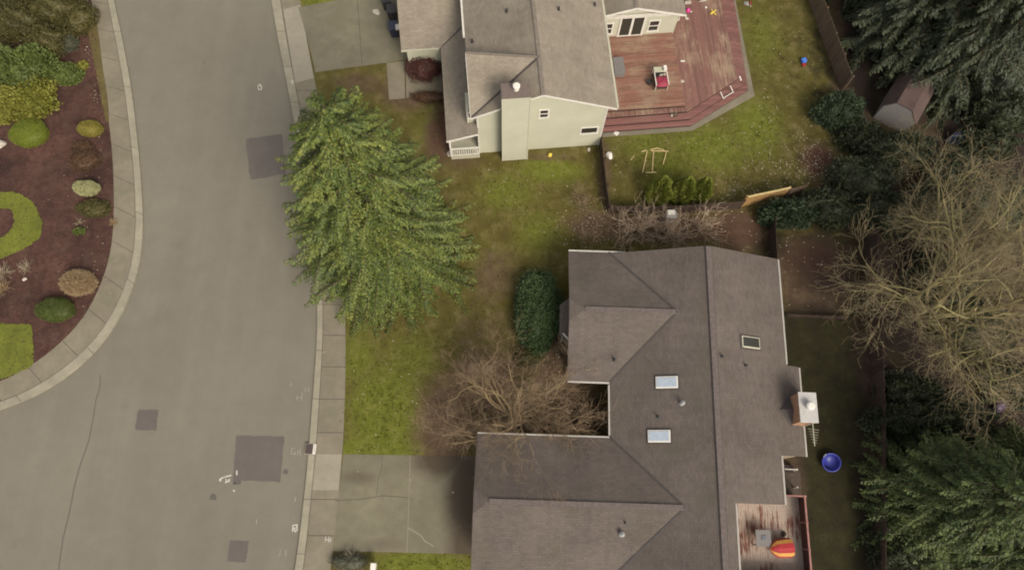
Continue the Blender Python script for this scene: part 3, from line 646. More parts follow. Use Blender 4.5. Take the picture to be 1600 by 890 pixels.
def gutter(a, b, w=0.055, mat='white', zoff=-0.03):
    m = MB(); a = Vector((a[0], a[1], a[2] + zoff)); b2 = Vector((b[0], b[1], b[2] + zoff)); d = (b2 - a).normalized(); s_ = d.cross(Vector((0, 0, 1)))
    for off, hh, zz in ((w / 2, 0.11, 0), (-w / 2, 0.11, 0)): m.bar(a + s_ * off + Vector((0, 0, zz)), b2 + s_ * off + Vector((0, 0, zz)), 0.022, hh)
    m.bar(a + Vector((0, 0, -0.05)), b2 + Vector((0, 0, -0.05)), w, 0.02)
    return m.build('gutter', M[mat], LH)
g_ = 0.045
gutter((3.43, 15.83 + g_, EZ), (6.95, 15.83 + g_, EZ)); gutter((3.43, 7.77 - g_, EZ), (5.88 - 0.02, 7.77 - g_, EZ))
gutter((5.88 - g_, 7.62, EZ), (5.88 - g_, 4.72, EZ)); gutter((-1.68, 4.57 + g_, EZ), (5.83, 4.57 + g_, EZ))
gutter((16.26 + g_, 15.66, ze(16.26, 0)), (16.24 + g_, 9.14, ze(16.24, 0))); gutter((17.08 + g_, 9.02, ze(17.08, 0)), (17.07 + g_, 7.45, ze(17.08, 0))); gutter((17.05 + g_, 5.6, ze(17.05, 0)), (17.04 + g_, 3.9, ze(17.04, 0)))
gutter((15.42 + g_, 3.82, ze(15.42, 0)), (15.40 + g_, 1.22, ze(15.4, 0))); gutter((12.33 + g_, 1.1, ze(12.33, 0)), (12.31 + g_, YS, ze(12.31, 0)))
m = MB()
wall_prism(m, (6.3, 7.4), (6.3, 4.9), 0, 2.7); m.build('wall', M['siding_tan'], LH); m = MB(); wall_prism(m, (15.9, 15.3), (15.9, 9.3), 0, 2.85); wall_prism(m, (16.7, 9.0), (16.7, 4.2), 0, 2.55); wall_prism(m, (15.85, 8.9), (16.7, 8.9), 0, 2.55)
wall_prism(m, (16.7, 4.1), (15.0, 4.1), 0, 2.5); wall_prism(m, (15.0, 4.1), (15.0, 1.6), 0, 3.1); wall_prism(m, (15.0, 1.6), (12.0, 1.6), 0, 3.1); wall_prism(m, (12.0, 1.6), (12.0, YS + .4), 0, 4.1)
m.add([(7.0, 15.35, 0), (15.9, 15.35, 0), (15.9, 15.35, 2.8), (RX, 15.35, 4.45), (7.0, 15.35, zw(7.0, 0) - .13)], [(0, 1, 2, 3, 4)])
m.add([(6.3, YS + .4, 0), (12.0, YS + .4, 0), (12.0, YS + .4, 4.2), (RX, YS + .4, 4.45), (6.3, YS + .4, 2.75)], [(0, 1, 2, 3, 4)])
m.build('wall', M['siding_tan'], LH); m = MB(); wall_prism(m, (6.3, -2.5), (6.3, YS + .45), 0, 2.7)
m.build('wall', M['siding_tan'], LH)
m = MB()
m.bar((6.9, YN + .02, zw(6.9, 0) - .08), (RX, YN + .02, RZ - .08), 0.03, 0.15); m.bar((RX, YN + .02, RZ - .08), (16.26, 15.68, ze(16.26, 0) - .08), 0.03, 0.15); m.build('barge_board', M['ridge_brown'], LH)
for p_, zf, pane, fr in (((1042, 597), zw, 'sky_glass', 'white'), ((1030, 681), zw, 'sky_glass', 'white'), ((1172, 535), ze, 'glass', 'beige')):
    x, y, z = on(*p_, zf); z0 = z; sl_ = SW_ if zf is zw else -SE_
    a = math.atan(sl_); ex = Vector((math.cos(a), 0, math.sin(a))); nz = Vector((-math.sin(a), 0, math.cos(a))); ey = Vector((0, 1, 0)); c0 = Vector((x, y, z))
    def rect(m, hx, hy, t0, t1):
        q_ = [c0 + ex * i * hx + ey * j * hy + nz * t for t in (t0, t1) for i, j in ((-1, -1), (1, -1), (1, 1), (-1, 1))]
        m.add(q_, [(3, 2, 1, 0), (4, 5, 6, 7)] + [(i, (i + 1) % 4, 4 + (i + 1) % 4, 4 + i) for i in range(4)])
    m = MB(); rect(m, 0.62, 0.34, -0.02, 0.10)
    s = m.build('skylight', M[fr], LH, bevel=0.012)
    m = MB(); rect(m, 0.55, 0.265, 0.05, 0.125); m.build('pane', M[pane], s)
    m = MB(); rect(m, 0.72, 0.44, -0.02, 0.018); m.build('flashing', M['valley'], s)
for px, py, zf, cp in ((1065, 630, zw, True), (1028, 651, zw, False), (960, 562, None, False), (1128, 557, ze, False), (1165, 571, ze, False)):
    if zf is None: zf = lambda x, y: 3.98 - (11.8 - y) * 0.2878
    vent_pipe(LH, on(px, py, zf), 0.055 if not cp else 0.08, 0.3, 'dark' if not cp else 'grey', cap=cp)
zg = lambda x, y: 3.98 - abs(0.86 - y) * 0.3127
c = on(971, 834, zg); vent_pipe(LH, c, 0.09, 0.25, 'grey', cap=True); vent_pipe(LH, on(977, 816, zg), 0.04, 0.22, 'dark')
# chimney on the east slope with its saddle, cap and flue
CT = 4.25; q1, q2, q3 = W(1248, 613, CT), W(1274, 613, CT), W(1274, 659, CT)
ch = MB(); cx0, cx1, cy0, cy1 = q1[0], q2[0], q3[1], q1[1]
ch.prism([(cx0, cy0), (cx1, cy0), (cx1, cy1), (cx0, cy1)], 0, CT - .06); cho = ch.build('chimney', M['chim_tan'], LH, bevel=0.01)
MB().box(cx0 - .04, cx1 + .04, cy0 - .04, cy1 + .04, CT - .07, CT).build('chimney_cap', M['chim_cap'], cho, bevel=0.01)
m = MB(); m.lathe(((cx0 + cx1) / 2 + .02, (cy0 + cy1) / 2 + .05, CT - .01), [(0.19, 0), (0.19, 0.26), (0.24, 0.27), (0.24, 0.36), (0.16, 0.42)], 20); m.build('flue', M['white'], cho)
m = MB(); m.add([(cx0, cy0 - .1, ze(cx0, 0) + .01), (cx0, cy1 + .1, ze(cx0, 0) + .01), (cx0, (cy0 + cy1) / 2, ze(cx0, 0) + .5), (15.55, (cy0 + cy1) / 2, ze(15.55, 0) + .02)], [(0, 2, 3), (1, 3, 2)]); m.build('saddle', M['valley'], cho)
# bay under the north wing's eave, downspout
m = MB(); m.add([(3.9, 10.0, 2.55), (3.9, 13.2, 2.55), (2.95, 12.5, 2.2), (2.95, 10.6, 2.2)], [(0, 1, 2, 3)]); m.add([(3.9, 10, 2.5), (3.9, 13.2, 2.5), (2.95, 12.5, 2.15), (2.95, 10.6, 2.15)], [(3, 2, 1, 0)])
bay = m.build('bay_roof', M['roof_brown'], LH); plane_uv(bay, None)
m = MB(); m.prism([(3.87, 10.2), (3.87, 13.0), (3.15, 12.3), (3.15, 10.8)], 0.3, 2.18); m.build('bay_window', M['siding_tan'], LH)
m = MB(); a = W(880, 521, 2.3); b2 = W(889, 531, 2.55); m.bar(a, b2, 0.09); m.bar((a[0], a[1], 2.32), (a[0], a[1], 0.1), 0.08); m.build('downspout', M['white'], LH)
# tv aerial on the chimney
m = MB(); q0 = Vector((16.98, 5.55, 4.05))
ant = thing('tv_aerial', (q0.x, q0.y, 3.0), 'white television aerial strapped to the tan chimney', 'aerial')
MB().bar((16.98, 5.58, 3.0), (16.98, 5.58, 4.15), 0.045).build('mast', M['beige'], ant)
MB().bar((16.98, 5.62, 4.08), (17.0, 4.35, 4.02), 0.035).build('boom', M['beige'], ant)
for k in range(6):
    y = 5.25 - k * 0.14; hl = 0.30 - k * 0.035
    MB().bar((16.99 - hl, y + .03, 4.1 - .01 * k), (16.99 + hl, y - .03, 4.1 - .01 * k), 0.014).build('element', M['beige'], ant)

# little landing between the two eave steps
pd = slab('patio', [(1222, 735), (1250, 735), (1252, 772), (1222, 772)], 0.02, 'brown_paving', 'small brown patio slab beside the rear deck')
# ======================= rear deck of the lower house
D0 = W(1205, 830, 0); dz = 0.75
dk = thing('rear_deck', (D0[0], D0[1], 0), 'small bleached red timber deck with low railings behind the brown roofed house', 'deck')
x1 = W2(1254, 780, dz)[0] + 0.0; x1 = 17.12
yN, yS = W2(1235, 775, dz)[1], -2.55
MB().box(12.05, x1, yS, yN, dz - .12, dz).build('deck_floor', M['old_deck'], dk)
MB().box(12.1, x1 - .06, yS + .06, yN - .06, 0, dz - .125).build('deck_skirt', M['riser'], dk)
rh = dz + 0.95
MB().bar((x1, yN, rh), (x1, yS, rh), 0.10, 0.05).build('handrail', M['red_rail'], dk)
MB().bar((15.4, yN, rh), (x1 + .1, yN, rh), 0.09, 0.05).build('handrail', M['red_rail'], dk)
MB().bar((12.2, yS, rh), (x1 + .3, yS, rh), 0.12, 0.05).build('handrail', M['offwhite'], dk)
MB().box(x1 - .02, x1 + .02, yS, yN - .06, dz + .01, rh - .03).build('rail_panel', M['rail_dark'], dk)
MB().box(15.6, x1 - .06, yN - .02, yN + .02, dz + .01, rh - .03).build('rail_panel', M['rail_dark'], dk)
MB().box(12.4, x1 - .06, yS - .02, yS + .02, dz + .01, rh - .03).build('rail_panel', M['rail_dark'], dk)
for (px, py) in ((x1, yN), (x1, (yN * 2 + yS) / 3), (x1, (yN + 2 * yS) / 3), (x1, yS)):
    MB().box(px - .055, px + .055, py - .055, py + .055, 0, rh + .06).build('post', M['red_rail'], dk, bevel=0.008)
st = W(1237, 731, 0.35)
sp = thing('garden_step', (st[0], st[1], 0), 'brown timber step with two pale posts in the recess by the rear deck', 'step')
MB().box(st[0] - .7, st[0] + .15, st[1] - .25, st[1] + .2, 0, 0.3).build('tread', M['riser'], sp, bevel=0.01)
MB().bar((st[0] - .6, st[1] - .1, .85), (st[0] + .1, st[1] - .1, .85), .05).build('handrail', M['offwhite'], sp)
MB().bar((st[0] + .1, st[1] - .1, 0), (st[0] + .1, st[1] - .1, .92), .09).build('post', M['offwhite'], sp)
MB().bar((st[0] + .12, st[1] - 1.1, 0), (st[0] + .12, st[1] - 1.1, .7), .07).build('post', M['offwhite'], sp)
# table and umbrella on it
tc = W(1193, 840, dz + .72)
tb = thing('patio_table', (tc[0], tc[1], dz), 'square grey patio table on the bleached deck', 'table')
MB().box(tc[0] - .43, tc[0] + .43, tc[1] - .45, tc[1] + .45, dz + .68, dz + .72).build('tabletop', M['slate'], tb, bevel=0.01)
for i in (-1, 1):
    for j in (-1, 1): MB().bar((tc[0] + i * .36, tc[1] + j * .38, dz), (tc[0] + i * .36, tc[1] + j * .38, dz + .68), .05).build('leg', M['dark'], tb)
tg = MB().box(tc[0] - .1, tc[0] + .16, tc[1] - .12, tc[1] + .14, dz + .722, dz + .76).build('tray', plain('blue_grey_tray', (0.095, 0.10, 0.115), 0.5), origin=(tc[0], tc[1], dz + .722), bevel=0.01)
tag(tg, 'small blue grey tray lying on the square patio table', 'tray')
uc = W(1222, 856, dz + .55)
um = thing('garden_umbrella', (uc[0], uc[1], dz), 'red and yellow striped garden umbrella leaning over on the bleached deck', 'umbrella')
# tilted conical canopy of gores, tip towards the table
tip = Vector(W(1203, 857, dz + .75)); rim_c = Vector(W(1232, 855, dz + .45)); ax = (rim_c - tip); axn = ax.normalized()
e1 = axn.cross(Vector((0, 0, 1))).normalized(); e2 = e1.cross(axn)
def rim(a, r, s=1.0): return tip + ax * s + (e1 * math.cos(a) * r + e2 * math.sin(a) * r * 0.62)
ng = 12
for k in range(ng):
    a0, a1 = 2 * math.pi * k / ng, 2 * math.pi * (k + 1) / ng; m = MB(); rows = []
    for s, r in ((-.02, .03), (.14, .30), (.34, .47), (.7, .52), (1.08, .53), (1.16, .50)):
        sag = 0.03 * math.sin(k * 2.3)
        rows.append([rim(a0, r, s), rim((a0 + a1) / 2, r * (0.955 + sag), s), rim(a1, r, s)])
    for i in range(len(rows) - 1):
        for j in range(2): m.quad(rows[i][j], rows[i][j + 1], rows[i + 1][j + 1], rows[i + 1][j])
    m.build('canopy_panel', M['yellow' if k in (1, 4, 7, 10) else 'red'], um)
MB().bar(tip - axn * .12, rim_c + axn * .35, .04).build('pole', M['dark'], um)
ub = W(1224, 833, dz)
m = MB(); m.lathe((ub[0], ub[1], dz), [(.16, 0), (.16, .05), (.05, .08), (.04, .45)], 14); ubo = m.build('umbrella_base', M['bark'], origin=(ub[0], ub[1], dz)); tag(ubo, 'dark umbrella stand on the deck above the striped umbrella', 'stand')
tubc = W(1296, 721, 0)
m = MB(); m.lathe((tubc[0], tubc[1], 0), [(.44, 0), (.52, .34), (.56, .36), (.56, .40), (.50, .40), (.47, .34), (.40, .06), (0.02, .05)], 32, axis=(-.10, -.16, 1))
tu = thing('plastic_tub', (tubc[0], tubc[1], 0), 'round blue plastic tub standing on the dark rear lawn', 'tub'); m.build('bowl', M['blue'], tu, smooth=True)
m = MB(); m.bar((tubc[0] - .5, tubc[1] + .25, .40), (tubc[0] - .34, tubc[1] + .42, .43), .06); m.build('handle', M['grey'], tu)
# ======================= the upper house (tan roof), in its own turned axes
UH = thing('two_storey_house', (UO[0], UO[1], 0), 'two storey cream house with tan shingle roofs, tall boxed chimney and rear wing', 'house', rz=UA, local=True)
T = M['roof_tan']
RZ2, EZ2, EW, EE, CV = 7.2, 5.1, -4.4, 4.72, 2.9
CJ, CW, CN = 2.62, 3.25, 4.75      # ridge junction, west end of the cross ridge, foot of its steep north slope
roof_plane('roof', [(0, 0, RZ2), (0, CJ, RZ2), (EW, 0, EZ2)], T, UH)
roof_plane('roof', [(0, CJ, RZ2), (EW, CW, RZ2), (EW, 0, EZ2)], T, UH)
roof_plane('roof', [(0, CJ, RZ2), (EW, CN, EZ2), (EW, CW, RZ2)], T, UH)
roof_plane('roof', [(0, CJ, RZ2), (0, 15, RZ2), (EW, 15, EZ2), (EW, CN, EZ2)], T, UH)
roof_plane('roof', [(0, 0, RZ2), (EE, 0, EZ2), (EE, 15, EZ2), (0, 15, RZ2)], T, UH)
m = MB(); m.bar((0, -.02, RZ2 + .012), (0, 15, RZ2 + .012), .24, .03); m.bar((-.1, CJ, RZ2 + .014), (EW, CW, RZ2 + .014), .14, .04); m.build('ridge_cap', M['ridge_tan'], UH)
MB().bar((-.05, CJ - .03, RZ2 + .03), (EW + .05, .03, EZ2 + .05), .12, .03).build('valley', M['valley'], UH)
MB().bar((-.05, CJ + .03, RZ2 + .03), (EW + .05, CN - .03, EZ2 + .05), .12, .03).build('valley', M['valley'], UH)
m = MB()
for a, b2 in (((0, -.02, RZ2 - .06), (EE, -.02, EZ2 - .06)), ((0, -.02, RZ2 - .06), (EW, -.02, EZ2 - .06))): m.bar(a, b2, 0.03, 0.13)
for a, b2 in (((EW - .02, CW, RZ2 - .05), (EW - .02, 0, EZ2 - .05)), ((EW - .02, CW, RZ2 - .05), (EW - .02, CN, EZ2 - .05))): m.bar(a, b2, 0.02, 0.12)
m.build('barge_board', M['white'], UH)
m = MB(); m.bar((EW - .06, 5.9, EZ2 - .03), (EW - .06, 15, EZ2 - .03), .12, .1); m.build('gutter', M['offwhite'], UH)
m = MB(); m.bar((EE + .06, .05, EZ2 - .03), (EE + .06, 15, EZ2 - .03), .12, .1); m.build('gutter', M['beige'], UH)
# walls
wl, wr, wv = -4.0, 4.2, 0.3
m = MB()
m.prism([(wl, wv), (wr, wv), (wr, 14.5), (wl, 14.5)], 0, 5.0)
m.add([(wl, wv, 4.99), (wr, wv, 4.99), (wr, wv, 5.2), (0, wv, 7.02), (wl, wv, 5.2)], [(0, 1, 2, 3, 4)])
m.add([(wl, wv + .01, 4.99), (wl, CN - .2, 4.99), (wl, CN - .25, 5.15), (wl, CW, 6.9), (wl, .5, 5.25)], [(0, 1, 2, 3, 4)])
m.build('wall', M['siding_cream'], UH)
for u in (wl, wr): MB().bar((u, wv - .012, 0), (u, wv - .012, 5.0), .10, .03, up=(0, 1, 0)).build('corner_board', M['offwhite'], UH)
def onwall(px, py, v0):
    lo, hi = -1.0, 12.0
    for _ in range(40):
        mid = (lo + hi) / 2
        if L(px, py, mid)[1] > v0: lo = mid
        else: hi = mid
    return L(px, py, lo)
FS = (1, 0, 0, -1)
c = onwall(850, 177.5, wv); window(UH, (c[0], wv, c[2]), 0.66, 1.0, FS, mull='h')
c = onwall(920.5, 203.5, wv); window(UH, (c[0], wv, c[2]), 1.22, 0.85, FS)
# boxed chimney
cu0, cu1, cv0, cv1, cz = -2.48, -0.80, -0.42, 0.55, 7.75
m = MB(); m.box(cu0, cu1, cv0, 0.29, 0, 5.0); m.box(cu0, cu1, cv0, cv1, 5.0, cz); chm = m.build('chimney', M['siding_cream'], UH)
m = MB(); m.box(cu0 - .03, cu1 + .03, cv0 - .03, cv1 + .03, cz - .02, cz + .05); m.build('chimney_cap', M['brown_cap'], chm, bevel=.01)
m = MB(); m.lathe(((cu0 + cu1) / 2 + .03, .12, cz + .04), [(.17, 0), (.17, .30), (.22, .31), (.22, .40), (.15, .44)], 20); m.build('flue', M['white'], chm)
for u in (cu0, cu1): MB().bar((u, cv0 - .012, 0.02), (u, cv0 - .012, cz - .03), .07, .02, up=(0, 1, 0)).build('corner_board', M['siding_cream'], chm)
def wall_roof(px, py, fn): 
    z = 5.0
    for _ in range(20): u, v, _z = L(px, py, z); z = fn(u, v)
    return (u, v, z)
fw = lambda u, v: RZ2 + (RZ2 - EZ2) / EW * -abs(u) if False else RZ2 - (RZ2 - EZ2) * abs(u) / 4.4
fe = lambda u, v: RZ2 - (RZ2 - EZ2) * abs(u) / 4.72
for px, py, f in ((792, 19, fw), (738, 66, fw), (873, 16, fe), (929, 9, fe)): vent_pipe(UH, wall_roof(px, py, f), .06, .3, 'dark')
# porch roof along the west wall, with its railing
PZ = 2.8; PS = 0.33; pz = lambda u: PZ + PS * (u + 6.08)
vv = 6.9 + PS * (6.08 - 4.0) / .455
roof_plane('roof', [(-6.08, -.2, PZ), (-4.0, -.2, pz(-4.0)), (-4.0, vv, pz(-4.0)), (-6.08, 6.9, PZ)], T, UH, label='low porch roof plane')
m = MB(); m.bar((-6.08, -.22, PZ - .06), (-4.02, -.22, pz(-4.02) - .06), .035, .17); m.build('barge_board', M['white'], UH)
m = MB(); m.box(-5.95, -4.0, -.05, 6.8, 0, .4); m.build('porch_floor', M['beige'], UH)
pr = MB(); pr.bar((-5.9, 0, 1.32), (-4.05, 0, 1.32), .09, .06); pr.bar((-5.9, 0, .5), (-4.05, 0, .5), .05, .05)
pr.build('porch_rail', M['white'], UH)
m = MB()
for k in range(12): u = -5.8 + k * .15; m.bar((u, 0, .5), (u, 0, 1.3), .045)
m.build('baluster', M['white'], UH)
for u, v in ((-5.9, 0), (-5.9, 3.2), (-5.9, 6.4)): MB().box(u - .06, u + .06, v - .06, v + .06, .4, PZ - .05).build('porch_post', M['white'], UH)
m = MB(); m.bar((-5.9, .06, 1.32), (-5.9, 6.4, 1.32), .09, .06)
y = .2
while y < 6.4: m.bar((-5.9, y, .4), (-5.9, y, 1.3), .045); y += .15
m.build('porch_rail', M['white'], UH)
window(UH, (wl, 1.0, 1.9), .8, 1.0, (0, 1, -1, 0))
m = MB(); m.box(-4.66, -4.0, .75, 2.0, 3.2, 4.85); bx = m.build('bay_window', M['siding_cream'], UH); window(bx, (-4.42, .75, 4.2), .36, .7, FS, t=.06)
# garage block
GR = 10.2; gz = PZ + .455 * (GR - 6.9)
roof_plane('roof', [(-8.75, 6.9, PZ), (-6.08, 6.9, PZ), (-4.0, vv, pz(-4.0)), (-4.0, GR, gz), (-8.75, GR, gz)], T, UH, label='garage roof plane')
roof_plane('roof', [(-8.75, GR, gz), (-4.0, GR, gz), (-4.0, 13.5, PZ), (-8.75, 13.5, PZ)], T, UH)
m = MB(); m.prism([(-8.45, 7.2), (-4.02, 7.2), (-4.02, 13.2), (-8.45, 13.2)], 0, PZ + .02); m.build('wall', M['siding_cream'], UH); m = MB()
m.add([(-8.44, 7.2, PZ + .03), (-8.44, 13.2, PZ + .03), (-8.44, GR, gz - .15)], [(0, 1, 2)]); m.build('gable', M['siding_cream'], UH)
m = MB(); m.bar((-6.05, 6.93, PZ + .012), (-4.05, vv, pz(-4.0) + .012), .10, .02); m.build('valley', M['valley'], UH)
m = MB(); m.bar((-8.75, 6.84, PZ - .04), (-6.2, 6.84, PZ - .04), .1, .1); m.build('gutter', M['beige'], UH)
m = MB(); m.box(-8.47, -8.44, 8.2, 12.3, .05, 2.2); m.build('garage_door', M['white'], UH)
# rear wing with french doors
RWu, RWz, ws_ = 7.2, 4.2, .292
roof_plane('roof', [(RWu, 8.0, RWz), (10.8, 8.0, RWz - ws_ * 3.6), (10.8, 16, RWz - ws_ * 3.6), (RWu, 16, RWz)], T, UH)
roof_plane('roof', [(RWu, 8.0, RWz), (RWu, 16, RWz), (4.22, 16, RWz - ws_ * 2.98), (4.22, 8.0, RWz - ws_ * 2.98)], T, UH)
m = MB(); m.bar((RWu, 7.98, RWz - .05), (10.8, 7.98, RWz - ws_ * 3.6 - .05), .035, .16); m.bar((RWu, 7.98, RWz - .05), (4.22, 7.98, RWz - ws_ * 2.98 - .05), .035, .16); m.build('barge_board', M['white'], UH)
m = MB(); m.prism([(4.22, 8.35), (10.45, 8.35), (10.45, 15.7), (4.22, 15.7)], 0, 3.1)
m.add([(4.22, 8.35, 3.09), (10.45, 8.35, 3.09), (10.45, 8.35, 3.1), (RWu, 8.35, RWz - .14), (4.22, 8.35, RWz - ws_ * 2.98 - .14)], [(0, 1, 2, 3, 4)])
m.build('wall', M['siding_cream'], UH)
m = MB(); m.bar((4.25, 8.2, 3.12), (9.8, 8.2, 3.12), .10, .28, up=(0, 0, 1)); m.build('trim_board', M['offwhite'], UH)
m = MB(); m.bar((RWu, 8.0, RWz + .012), (RWu, 16, RWz + .012), .24, .03); m.build('ridge_cap', M['ridge_tan'], UH)
a = onwall(963, 58, 8.35); b2 = onwall(1003, 53, 8.35); fdw = b2[0] - a[0]
fd = window(UH, ((a[0] + b2[0]) / 2, 8.35, .78 + 1.06), fdw, 2.12, FS, name='french_door', mull='v', t=.13, proud=.06)
c = onwall(1021.5, 40, 8.35); window(UH, (c[0], 8.35, c[2] - .02), .82, 1.2, FS, mull='h')
c = onwall(950, 45, 8.35); window(UH, (c[0], 8.35, c[2]), .7, 1.2, FS, mull='h')
m = MB(); m.box(10.45, 10.85, 9.0, 10.8, 1.2, 2.7); bx = m.build('bay_window', M['siding_cream'], UH); window(bx, (10.85, 9.9, 1.98), 1.5, 1.2, (0, 1, 1, 0)); window(bx, (10.66, 9.0, 1.98), .34, 1.2, FS, t=.05)

# ======================= the big red deck
DK = thing('stepped_deck', (UO[0], UO[1], 0), 'large stepped red timber deck wrapping the rear of the cream house', 'deck', rz=UA, local=True)
def lv(pts, z): return [L(x, y, z)[:2] for x, y in pts]
far = 15.0
def level(name, pts, z, west, mat, rise=.05):
    p = lv(pts, z); e0, e1 = Vector(p[-2]), Vector(p[-1]); d = e1 - e0; e1 = e0 + d * ((far - e0.y) / d.y)
    out = [(west, p[0][1] - (p[1][1] - p[0][1]) / (p[1][0] - p[0][0]) * (p[0][0] - west))] + p[:-1] + [(e1.x, far), (west, far)]
    MB().prism(out, z - rise, z).build(name, M[mat], DK)
    ins = [(x - .015 if i not in (0, len(out) - 1) else x + .02, y + .015) for i, (x, y) in enumerate(out)]
    MB().prism(ins, 0, z - rise - .003).build('riser', M['riser'], DK)
    return out
lvB = level('lower_platform', [(947, 184), (1075, 174), (1152, 124), (1126, 0)], .64, 4.27, 'deck_v', .03)
lvC = level('step', [(945, 196), (1078, 186), (1161, 133), (1139, 0)], .43, 4.29, 'deck_step', .03)
lvD = level('step', [(943, 206), (1080, 196), (1169, 141), (1147, 0)], .22, 4.31, 'deck_step', .03)
pE = [(4.33, lv([(942, 214)], .05)[0][1])] + lv([(942, 214), (1082, 204), (1179, 150)], .05); d1 = lv([(1156, 0)], .05)[0]
MB().prism(pE + [(d1[0] - .3, far), (4.33, far)], -.05, .05).build('footing', M['concrete'], DK)
MB().box(4.25, 10.38, 2.38, 8.34, .82, .86).build('upper_platform', M['deck_u'], DK)
MB().box(4.25, 10.365, 2.395, 8.3, .1, .817).build('riser', M['riser'], DK)

def uw(u, v, z=0): # upper house axes -> world
    return (UO[0] + u * math.cos(UA) - v * math.sin(UA), UO[1] + u * math.sin(UA) + v * math.cos(UA), z)
def local_thing(name, px, py, z, label, cat, rz=0.0, group=None):
    x, y, _z = W(px, py, z)
    return thing(name, (x, y, z), label, cat, group, rz=UA + rz, local=True)
# things on the deck
t = local_thing('storage_bench', 966.5, 108, .87, 'slate grey lidded storage bench half under the eave of the cream house', 'bench')
MB().box(-.38, .3, -.66, .62, .0, .44).build('chest', M['slate'], t, bevel=.02); MB().box(-.41, .33, -.69, .65, .445, .49).build('lid', M['slate'], t, bevel=.015)
t = local_thing('garden_cart', 1030, 128, .87, 'beige slatted cart half covered by a crimson cloth on the red deck', 'cart')
for i in (-1, 1):
    for j in (-1, 1): MB().box(i * .42 - .03, i * .42 + .03, j * .68 - .03, j * .68 + .03, 0, .72).build('leg', M['beige'], t)
MB().box(-.45, .45, .30, .72, .70, .75).build('shelf', M['beige'], t, bevel=.01)
for i in (-1, 1): MB().box(i * .43 - .035, i * .43 + .035, -.7, .3, .68, .73).build('side_rail', M['offwhite'], t)
MB().box(-.4, .4, -.66, .66, .16, .20).build('bottom_shelf', M['dark'], t)
cv = MB(); n = 10
for i in range(n + 1):
    for j in range(n + 1):
        a, b2 = i / n * 2 - 1, j / n * 2 - 1; rr = max(abs(a), abs(b2)); k = 1 - .10 * (a * a) * (b2 * b2)
        cv.v.append((a * .47 * k, -.38 + b2 * .42 * k, .80 - .22 * rr ** 6 + .03 * math.sin(5 * a) * math.cos(4 * b2)))
cv.f = [(i * (n + 1) + j, (i + 1) * (n + 1) + j, (i + 1) * (n + 1) + j + 1, i * (n + 1) + j + 1) for i in range(n) for j in range(n)]
cv.build('cloth', M['crimson'], t, smooth=True)
x0 = MB().box(.2, .42, .34, .68, .752, .95).build('carton', M['white'], t, bevel=.01)
for (a, b2, r, mt) in ((-.2, .12, .11, 'dark'), (.05, .16, .12, 'stone'), (.2, .05, .09, 'bark'), (.28, .2, .10, 'stone')):
    m = MB(); m.lathe((a, b2, .2), [(r, 0), (r * 1.2, .2), (r, .38), (.02, .42)], 10); m.build('pot', M[mt], t)
t = local_thing('plant_pot', 1014, 131, .87, 'dark plant pot standing left of the beige cart', 'pot')
m = MB(); m.lathe((0, 0, 0), [(.13, 0), (.19, .3), (.2, .32), (.15, .32), (.13, .26)], 14); m.build('pot', M['dark'], t)
def soft_lump(name, px, py, z, r, h, mat, label, cat, seed=0):
    x, y, _z = W(px, py, z); rr = random.Random(seed); m = MB(); ph = [rr.uniform(0, 6.28) for _ in range(4)]
    n, k = 6, 14
    for i in range(n + 1):
        f = i / n
        for j in range(k):
            a = 6.2832 * j / k; q_ = 1 + .18 * math.sin(2 * a + ph[0]) + .12 * math.sin(3 * a + ph[1] + 3 * f)
            R_ = r * q_ * math.cos(f * 1.5) ** .6 if f < 1 else 0.01
            m.v.append((x + R_ * math.cos(a), y + R_ * math.sin(a), z + h * math.sin(f * 1.57) * (1 + .1 * math.sin(a * 2 + ph[2]))))
    m.f = [(i * k + j, i * k + (j + 1) % k, (i + 1) * k + (j + 1) % k, (i + 1) * k + j) for i in range(n) for j in range(k)]
    o = m.build(name, M[mat], origin=(x, y, z), smooth=True); return tag(o, label, cat)
t = local_thing('toy_bag', 1053, 180, .44, 'small dark brown and cream bag on the upper deck step', 'bag')
m = MB(); m.lathe((.04, 0, 0), [(.14, 0), (.2, .08), (.17, .18), (.05, .24)], 12); m.build('bag_body', M['bark'], t, smooth=True)
m = MB(); m.lathe((-.17, -.03, 0), [(.08, 0), (.11, .06), (.07, .13), (.01, .16)], 10); m.build('flap', M['stone'], t, smooth=True)
t = local_thing('toy_gate', 1136, 148, .44, 'pale frame with two short posts lying on the deck steps', 'frame', rz=.52)
for a in (-.44, .44): MB().bar((a, -.14, .04), (a, .34, .30), .05).build('post', M['offwhite'], t)
MB().bar((-.44, -.1, .08), (.44, -.1, .08), .05).build('rail', M['offwhite'], t)
def plank(px, py, z, ln, wd, ang, mat, label, cat='plank', name='plank', h=.03):
    x, y, _z = W(px, py, z); o = MB().obox((x, y, z + h / 2 + .002), (ln / 2, wd / 2, h / 2), ang).build(name, M[mat], origin=(x, y, z), bevel=.004); return tag(o, label, cat)
plank(1066.5, 96, .65, .28, .11, 0, 'white', 'small white slat beside the raised deck edge', h=.05)
plank(1156.5, 123, .42, .10, .36, .25, 'white', 'white upright slat at the outer corner of the deck steps', h=.05)
plank(963, 208.5, .05, .30, .30, .9, 'white', 'square white tile lying at the foot of the deck steps', 'tile', 'tile', h=.05)
plank(1098, 2, .65, .5, .10, .15, 'stone', 'pale slat at the top edge of the photograph on the deck')
soft_lump('plastic_disc', 1066, 127, .65, .13, .06, 'stone', 'pale round lid on the deck beside the raised platform', 'lid', 3)
soft_lump('toy', 1103, 12, .65, .08, .08, 'white', 'tiny white toy on the far end of the deck', 'toy', 4)
t = local_thing('toy_pony', 1076, 19, .65, 'bright pink plastic toy on the deck beside the rear wing', 'toy')
